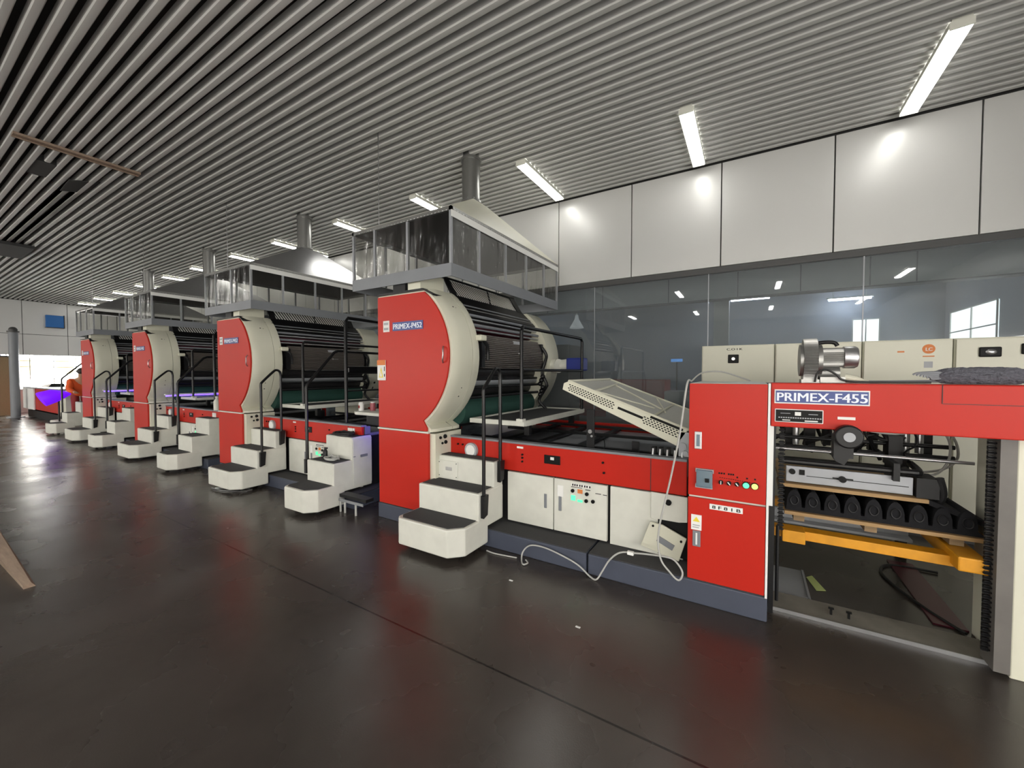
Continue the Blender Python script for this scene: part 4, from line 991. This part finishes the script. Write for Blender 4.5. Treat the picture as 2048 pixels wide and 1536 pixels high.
obj('frame', b, 'cream', T, smooth=True)
b = B(); o3 = lambda s_, y: Vector((A.x + .02 + d.x * s_, y, A.y + d.y * s_ - .006))
b.hexa([o3(0, y0) - Vector((0, 0, .003)), o3(Ln, y0) - Vector((0, 0, .003)), o3(Ln, y1) - Vector((0, 0, .003)), o3(0, y1) - Vector((0, 0, .003)), o3(0, y0), o3(Ln, y0), o3(Ln, y1), o3(0, y1)])
M['meshp'] = mat('fine_wire_mesh', (.46, .46, .43), .6, metal=.2, noise=.15, nscale=90)
obj('mesh_panel', b, 'meshp', T)
# perforations and slots on the near side
ctr = lambda s_, t_: (A.x + .02 + d.x * s_ - nrm.x * t_, A.y + d.y * s_ - nrm.y * t_)
b = B()
for (s0, s1) in ((.02, .44), (.72, .99)):
    k_ = 0; s_ = s0
    while s_ < s1:
        for r_ in range(4):
            x, z = ctr(s_ + (r_ % 2) * .013, .028 + r_ * .016 + (.01 if s0 > .5 else 0))
            b.tbox(Matrix.Translation((x, y0 - .001, z)) @ Matrix.Rotation(math.atan2(-d.y, d.x), 4, 'Y'), .016, .002, .0085)
        s_ += .026
obj('perforations', b, 'ink', sd)
b = B()
for s0, s1, t_ in ((.49, .71, .052), (.76, 1.02, .018)):
    (x, z) = ctr((s0 + s1) / 2, t_); b.tbox(Matrix.Translation((x, y0 - .003, z)) @ Matrix.Rotation(math.atan2(-d.y, d.x), 4, 'Y'), s1 - s0, .006, .020)
obj('slots', b, 'ink', sd, bevel=.002)
# black support post
b = B(); b.box(-1.235, -1.165, 3.33, 3.35, .90, 1.28); sp_ = obj('support_post', b, 'black', T, bevel=.003)
b = B(); b.cyl((-1.20, 3.318, 1.085), (-1.20, 3.3295, 1.085), .018, 14); b.cyl((-1.185, 3.318, 1.045), (-1.185, 3.3295, 1.045), .010, 10); obj('pivot_bolt', b, 'steel', sp_, smooth=True)
b = B(); b.box(-.88, -.82, 3.5, 3.52, .836, 1.0); obj('short_post', b, 'black', T)
b = B(); b.box(-.47, -.38, 3.30, 3.42, .95, 1.14); b.cyl((-.44, 3.28, 1.03), (-.44, 3.2995, 1.03), .03, 14); b.cyl((-.42, 3.28, .98), (-.42, 3.2995, .98), .02, 14); obj('hinge_block', b, 'midgrey', T, smooth=True)
# row of small rollers near hinge
t = thing('clamp_row', 'row of small black and silver clamps on the bed edge under the guard', 'clamps', (-.55, 3.4, .92))
for i in range(5):
    x = -.68 + .055 * i; b = B(); b.box(x, x + .035, 3.31, 3.38, .946, 1.0); cl_ = obj('clamp', b, 'black', t, bevel=.004)
    b = B(); b.cyl((x + .018, 3.295, .94), (x + .018, 3.3095, .99), .008, 8); obj('finger', b, 'steel', cl_)
b = B(); b.tube(smooth_path([(-1.13, 3.5, .99), (-1.11, 3.45, .93), (-1.16, 3.42, .90), (-1.24, 3.40, .895)]), .004, 6); fin(obj('thin_wire', b, 'cable_b', smooth=True), 'thin wire hanging down onto the grey press bed', 'wire')

# fallen cream plate and dark opening beside the feeder cabinet
b = B(); b.box(-.60, -.372, 3.205, 3.224, .19, .46); fin(obj('opening', b, 'ink'), 'dark opening behind the loose cream plate', 'opening')
b = B(); b.prism([(-.655, .665), (-.39, .66), (-.39, .47), (-.58, .435), (-.655, .46)], 'y', 3.206, 3.222) ; up = fin(obj('cover_plate', b, 'white', bevel=.003), 'upper cream cover plate with black knob beside the feeder cabinet', 'panel')
b = B(); b.cyl((-.523, 3.19, .604), (-.523, 3.2055, .604), .022, 16); obj('knob', b, 'ink', up, smooth=True)
T = thing('service_cover', 'cream cover hanging askew with slotted handle beside the feeder cabinet', 'panel', (-.55, 3.18, .17))
b = B(); b.prism([(-.722, .24), (-.44, .178), (-.388, .36), (-.56, .432), (-.652, .44)], 'y', 3.165, 3.185); lp = obj('plate', b, 'cream', T, bevel=.004)
b = B(); b.tbox(Matrix.Translation((-.535, 3.16, .30)) @ Matrix.Rotation(R(24), 4, 'Y'), .125, .008, .045); obj('handle_slot', b, 'grey', lp)
b = B(); b.cyl((-.628, 3.158, .415), (-.628, 3.1645, .415), .009, 10); b.cyl((-.425, 3.158, .335), (-.425, 3.1645, .335), .009, 10); obj('screws', b, 'ink', lp)
# pale cable looping over the platform
pts = [(-.375, 3.2, 1.54), (-.372, 2.955, 1.52), (-.41, 2.95, 1.2), (-.472, 2.95, .846), (-.545, 2.95, .476), (-.534, 2.945, .279), (-.465, 2.94, .188), (-.408, 2.935, .15), (-.383, 2.94, .20), (-.41, 2.95, .25), (-.466, 2.955, .285), (-.60, 2.96, .275), (-.71, 2.955, .262), (-.82, 2.95, .243), (-.90, 2.94, .17), (-.955, 2.93, .07), (-.99, 2.90, .012), (-1.05, 2.92, .012), (-1.15, 2.945, .06), (-1.27, 2.945, .10), (-1.45, 2.945, .135), (-1.59, 2.945, .124), (-1.655, 2.93, .06), (-1.64, 2.88, .012), (-1.59, 2.82, .012), (-1.57, 2.86, .012), (-1.61, 2.9, .012)]
b = B(); b.tube(smooth_path(pts, 5), .0065, 8); cbl = fin(obj('loose_cable', b, 'cable_w', smooth=True), 'pale cable draped down the feeder and looping over the blue platform', 'cable')
b = B(); b.tbox(Matrix.Translation((-.745, 2.952, .256)), .045, .024, .024); obj('connector', b, 'paper', cbl)
b = B(); b.tube(smooth_path([(-2.0, 2.88, .008), (-1.9, 2.87, .008), (-1.7, 2.90, .008)]), .006, 6); fin(obj('floor_lead', b, 'cable_w', smooth=True), 'short pale lead on the floor beside the nearest steps', 'cable')
b = B(); b.tube(smooth_path([(-.37, 3.2, 1.54), (-.33, 3.5, 1.60), (-.2, 3.6, 1.61), (-.05, 3.55, 1.56), (0, 3.5, 1.54)]), .006, 6); fin(obj('arched_cable', b, 'cable_w', smooth=True), 'pale cable arching over the top of the feeder cabinet', 'cable')
b = B(); b.tube(smooth_path([(-6.35, 2.50, .01), (-6.1, 2.52, .01), (-5.85, 2.62, .01), (-5.8, 2.75, .01), (-6.0, 2.68, .01), (-6.3, 2.52, .01)]), .008, 6); fin(obj('floor_loop', b, 'steel', smooth=True), 'bent metal loop on the floor under the second steps', 'wire')
for i, (x, y) in enumerate(((-1.57, 2.56), (-.92, 2.3))):
    b = B(); b.box(x, x + .03, y, y + .012, 0, .004); fin(obj('paper_scrap', b, 'paper'), ('white paper scrap on the floor below the blue platform', 'tiny pale scrap on the floor in front of the feeder')[i], 'litter')

# ================= control cabinets behind the feeder =================
seams = [-.51, .234, .98, 1.633, 2.45, 3.3]
cabl = ['leftmost cream control cabinet behind the feeder, with black rotary switch', 'cream control cabinet behind the blower', 'cream control cabinet with orange stickers behind the feeder',
        'cream control cabinet with black oval handle, behind the duster', 'cream control cabinet at the far right edge behind the feeder']
for i in range(5):
    a, c = seams[i], seams[i + 1]
    T = thing('control_cabinet', cabl[i], 'cabinet', ((a + c) / 2, 5.55, 0), 'cream control cabinets in a row behind the feeder')
    b = B(); b.box(a + .003, c - .003, 5.325, 5.85, .06, 1.925); obj('body', b, 'cream', T, bevel=.006)
    b = B(); b.box(a + .012, c - .012, 5.30, 5.324, .10, 1.915); dr = obj('door', b, 'cream', T, bevel=.004)
    b = B(); b.box(a, c, 5.34, 5.84, 0, .059); obj('plinth', b, 'frame', T)
    if i == 0:
        x = -.17; z = 1.765
        b = B(); b.box(x - .055, x + .055, 5.285, 5.2995, z - .05, z + .05); k_ = obj('rotary_switch', b, 'ink', dr, bevel=.02)
        b = B(); b.cyl((x, 5.26, z), (x, 5.2845, z), .018, 14); obj('knob', b, 'steel', k_, smooth=True)
        text('lettering', 'C.O I K', -.24, 5.2985, 1.865, .035, 'ink', dr, width=.16)
    if i == 2:
        b = B(); b.cyl((1.46, 5.296, 1.83), (1.46, 5.2995, 1.83), .045, 20); r_ = obj('sticker', b, 'orange_ink', dr)
        text('lettering', 'LC', 1.438, 5.2945, 1.812, .045, 'paper', r_, width=.045)
        b = B(); b.box(1.42, 1.50, 5.297, 5.2995, 1.755, 1.765); b.box(1.24, 1.29, 5.297, 5.2995, 1.80, 1.815); obj('sticker_strip', b, 'orange_ink', dr)
        b = B(); b.box(1.43, 1.49, 5.297, 5.2995, 1.65, 1.71); obj('grey_sticker', b, 'label_grey', dr)
    if i in (3, 4):
        x = 1.855 if i == 3 else 2.06 + .0; z = 1.79
        if i == 4: x = 2.52
        b = B(); b.box(x - .07, x + .07, 5.28, 5.2995, z - .045, z + .045); k_ = obj('handle_escutcheon', b, 'ink', dr, bevel=.03)
        b = B(); b.ball((x, 5.275, z), .03, (1.2, .5, .8)); obj('knob', b, 'steel', k_, smooth=True)
    if i == 3:
        x = 2.11; b = B(); b.box(x - .07, x + .07, 5.28, 5.2995, 1.765, 1.86); k_ = obj('handle_escutcheon', b, 'ink', dr, bevel=.03)
        b = B(); b.ball((x + .02, 5.275, 1.81), .032, (1, .5, 1)); obj('knob', b, 'steel', k_, smooth=True)
        b = B(); b.box(1.88, 2.02, 5.294, 5.2995, .30, .42); v_ = obj('vent', b, 'label_grey', dr)
        b = B()
        for q in range(6): b.box(1.90, 2.0, 5.29, 5.2938, .325 + q * .013, .331 + q * .013)
        obj('vent_slats', b, 'ink', v_)

# ================= things beyond the glass =================
T = thing('strip_light', 'long violet-white tube light in the room behind the glass, above the blower', 'light', (1.71, 10.2, 3.05))
b = B(); b.box(1.33, 1.98, 10.1, 10.14, 3.04, 3.075); obj('tube', b, 'backlamp', T)
b = B(); b.box(1.30, 2.01, 10.09, 10.15, 3.076, 3.10); obj('housing', b, 'white', T); 
b = B(); b.cyl((1.4, 10.12, 3.1), (1.4, 10.12, 3.5), .006, 6); b.cyl((1.9, 10.12, 3.1), (1.9, 10.12, 3.5), .006, 6); obj('hanger', b, 'white', T)
for x, lb in ((-.28, 'tube light behind the glass, by the grey pillar'), (-6.0, 'tube light behind the glass, behind the press line'), (-13.0, 'tube light behind the glass, far down the line')):
    dup(T, (x - 1.4, -1.0, 0), lb)
T = thing('pendant_lamp', 'white cone pendant lamp seen through the glass right of the nearest hood', 'lamp', (-3.2, 8.0, 2.55))
b = B(); b.tube([(-3.2, 8, 2.56), (-3.2, 8, 2.585), (-3.2, 8, 2.75), (-3.2, 8, 2.84)], [.15, .14, .045, .03], 24); obj('shade', b, 'shade', T, smooth=True)
b = B(); b.cyl((-3.2, 8, 2.84), (-3.2, 8, 3.5), .012, 8); obj('cord', b, 'paper', T)
T = thing('rear_machine', 'dark red and cream machine in the room behind the glass', 'machine', (-2.3, 9.5, 0))
b = B(); b.box(-3.6, -1.6, 9.2, 9.9, .55, 1.45); obj('red_body', b, 'red', T, bevel=.02)
b = B(); b.box(-3.6, -1.6, 9.2, 9.9, 0, .549); obj('base', b, 'cream', T)
b = B(); b.box(-1.6, -.9, 9.1, 9.8, 0, 1.2); b.box(-2.9, -2.4, 9.1, 9.19, .5, 1.2); obj('cream_box', b, 'white', T)
b = B(); b.box(-5.2, -3.8, 9.0, 9.8, 0, 2.3); fin(obj('rear_cabinet', b, 'dark', bevel=.02), 'tall dark cabinet in the room behind the glass', 'cabinet')
b = B(); b.box(-1.6, -1.35, 9.9, 9.93, 1.86, 1.93); ds_ = fin(obj('display_screen', b, 'lcd'), 'small bright blue display on a thin stand behind the glass', 'display')
b = B(); b.box(-1.49, -1.46, 9.94, 9.97, 0, 1.9); obj('stand', b, 'dark', ds_)

# ================= far left end =================
T = thing('delivery_console', 'red and white machine console by the bright far opening', 'machine', (-20.3, 3.5, 0))
b = B(); b.box(-23.2, -18.4, 3.25, 4.6, .30, 1.05); obj('red_body', b, 'red', T, bevel=.03)
b = B(); b.box(-23.3, -21.6, 3.20, 3.245, .30, 1.05); obj('white_front', b, 'paper', T, bevel=.01)
b = B(); b.box(-23.3, -18.2, 3.2, 4.7, 1.051, 1.10); obj('worktop', b, 'midgrey', T, bevel=.01)
b = B(); b.box(-18.38, -17.7, 3.25, 4.6, .25, 1.05); obj('cream_end', b, 'cream', T)
b = B(); b.box(-23.2, -18.3, 3.3, 4.6, 0, .249); obj('plinth', b, 'dark', T)
b = B(); b.hexa([(-22.6, 3.5, 1.101), (-21.3, 3.5, 1.101), (-21.3, 3.9, 1.101), (-22.6, 3.9, 1.101), (-22.5, 3.6, 1.16), (-21.4, 3.6, 1.22), (-21.4, 3.9, 1.22), (-22.5, 3.9, 1.16)]); obj('black_lid', b, 'black', T)
b = B(); b.box(-23.0, -16.5, 4.8, 5.3, 0, 1.75); fin(obj('rear_guard', b, 'panel', bevel=.02), 'long pale grey cover behind the red console at the far end', 'machine')
T = thing('violet_shade', 'glowing violet cone shade before the farthest press', 'lamp', (-16.8, 2.9, .22))
b = B(); b.tube([(-16.8, 2.62, .86), (-16.8, 2.64, .87), (-16.8, 2.85, .95), (-16.8, 3.05, .99), (-16.8, 3.20, 1.0)], [.20, .21, .19, .11, .02], 20); obj('shade', b, 'uvc', T, smooth=True)
b = B(); b.cyl((-16.8, 2.95, .221), (-16.8, 2.95, .84), .02, 10); obj('stand', b, 'black', T)

# person in orange beside the farthest press, bent forward to the right
def person():
    T = thing('person', 'person in orange jacket and dark red trousers bending beside the farthest press', 'person', (-16.5, 3.3, .22))
    px, py = -16.5, 3.30
    pts = {'pel': (px - .02, py, 1.02), 'waist': (px + .02, py, 1.15), 'chest': (px + .10, py, 1.38), 'neck': (px + .20, py, 1.53), 'head': (px + .25, py, 1.60), 'top': (px + .29, py, 1.72),
           'hl': (px - .02, py - .1, .98), 'kl': (px + .05, py - .12, .62), 'al': (px - .02, py - .12, .29), 'tl': (px + .14, py - .13, .25),
           'hr': (px - .02, py + .1, .98), 'kr': (px + .10, py + .12, .62), 'ar': (px + .06, py + .12, .29), 'tr': (px + .22, py + .12, .25),
           'sl': (px + .12, py - .19, 1.44), 'el': (px + .22, py - .24, 1.2), 'wl': (px + .42, py - .18, 1.15), 'sr': (px + .12, py + .19, 1.44), 'er': (px + .24, py + .22, 1.2), 'wr': (px + .44, py + .14, 1.16)}
    pts = {k: (v[0], v[1], v[2] * .97 - .0) if k[0] in 'ahkt' and k not in ('head', 'top') else (v[0], v[1], v[2] - .08) for k, v in pts.items()}
    pts['hl'] = (px - .02, py - .09, .86); pts['hr'] = (px - .02, py + .09, .86); pts['kl'] = (px + .04, py - .1, .47); pts['kr'] = (px + .08, py + .1, .47)
    pts['al'] = (px - .02, py - .1, .08); pts['ar'] = (px + .04, py + .1, .08); pts['tl'] = (px + .13, py - .11, .045); pts['tr'] = (px + .19, py + .11, .045)
    pts = {k: (v[0], v[1], v[2] + (.22 if k in ('hl', 'hr', 'kl', 'kr', 'al', 'ar', 'tl', 'tr') else .0)) for k, v in pts.items()}
    rad = {'pel': .14, 'waist': .13, 'chest': .16, 'neck': .055, 'head': .08, 'top': .07, 'hl': .09, 'kl': .06, 'al': .04, 'tl': .035, 'hr': .09, 'kr': .06, 'ar': .04, 'tr': .035,
           'sl': .075, 'el': .05, 'wl': .033, 'sr': .075, 'er': .05, 'wr': .033}
    ed = [('pel', 'waist'), ('waist', 'chest'), ('chest', 'neck'), ('neck', 'head'), ('head', 'top'), ('pel', 'hl'), ('hl', 'kl'), ('kl', 'al'), ('al', 'tl'), ('pel', 'hr'), ('hr', 'kr'), ('kr', 'ar'), ('ar', 'tr'),
          ('chest', 'sl'), ('sl', 'el'), ('el', 'wl'), ('chest', 'sr'), ('sr', 'er'), ('er', 'wr')]
    # five fingers on each hand
    for s_, w in (('l', 'wl'), ('r', 'wr')):
        wx, wy, wz = pts[w]; sg = 1 if s_ == 'l' else -1
        pts['p' + s_] = (wx + .07, wy + .01 * sg, wz - .01); rad['p' + s_] = .028; ed.append((w, 'p' + s_))
        for i, (dy, ln) in enumerate(((-.03, .07), (-.01, .08), (.01, .075), (.03, .06))):
            a = 'f%s%d' % (s_, i); pts[a] = (wx + .07 + ln * .6, wy + dy, wz - .015); pts[a + 'b'] = (wx + .07 + ln, wy + dy, wz - .045); rad[a] = .009; rad[a + 'b'] = .008; ed += [('p' + s_, a), (a, a + 'b')]
        a = 't' + s_ + 'h'; pts[a] = (wx + .07, wy + .055 * sg, wz - .02); pts[a + 'b'] = (wx + .10, wy + .065 * sg, wz - .04); rad[a] = .010; rad[a + 'b'] = .009; ed += [('p' + s_, a), (a, a + 'b')]
    def skin(name, keys, grow, m_, parent, root):
        ks = [k for k in pts if k in keys]; me = bpy.data.meshes.new(name); org = Vector(T.location)
        me.from_pydata([Vector(pts[k]) - org for k in ks], [(ks.index(a), ks.index(c)) for a, c in ed if a in ks and c in ks], [])
        o = bpy.data.objects.new(name, me); COL.objects.link(o); o.parent = parent; me.materials.append(M[m_])
        md = o.modifiers.new('skin', 'SKIN'); md.use_smooth_shade = True
        for i, k in enumerate(ks):
            me.skin_vertices[0].data[i].radius = (rad[k] + grow,) * 2; me.skin_vertices[0].data[i].use_root = (k == root)
        sb = o.modifiers.new('sub', 'SUBSURF'); sb.levels = 2; sb.render_levels = 2
        return o
    body = skin('body', list(pts), 0, 'skin', T, 'pel')
    skin('jacket', ['pel', 'waist', 'chest', 'sl', 'el', 'wl', 'sr', 'er', 'wr'], .028, 'orange', T, 'pel')
    skin('trousers', ['pel', 'hl', 'kl', 'al', 'hr', 'kr', 'ar'], .02, 'darkred', T, 'pel')
    hx, hy, hz = pts['top']
    b = B(); b.ball((hx - .03, hy, hz + .01), .105, (1.05, .95, .95)); obj('hair', b, 'hair', T, smooth=True)
    b = B(); b.ball((hx + .075, hy - .03, hz - .04), .012); b.ball((hx + .075, hy + .03, hz - .04), .012); obj('eyes', b, 'ink', T)
    for s_ in 'lr':
        x, y, z = pts['a' + s_]; b = B(); b.box(x - .07, x + .20, y - .05, y + .05, .221, .31); obj('shoe', b, 'black', T, bevel=.03)
    return T
person()

# near left: leaning plank and a box at the picture edge
t = thing('wooden_board', 'thin wooden board with a rough edge lying at the left edge of the aisle', 'board', (-5.5, .4, 0))
b = B(); b.hexa([(-6.6, .56, 0), (-4.58, .60, 0), (-4.58, .66, 0), (-6.6, .70, 0), (-6.6, .50, .22), (-4.60, .60, .02), (-4.60, .64, .03), (-6.6, .64, .24)]); obj('edge', b, 'plank', t)
b = B(); b.box(-6.8, -5.35, -.2, .42, 0, .17); o = fin(obj('wooden_crate', b, 'oldwood', bevel=.01), 'low brown crate cut off by the left edge of the photo', 'crate')
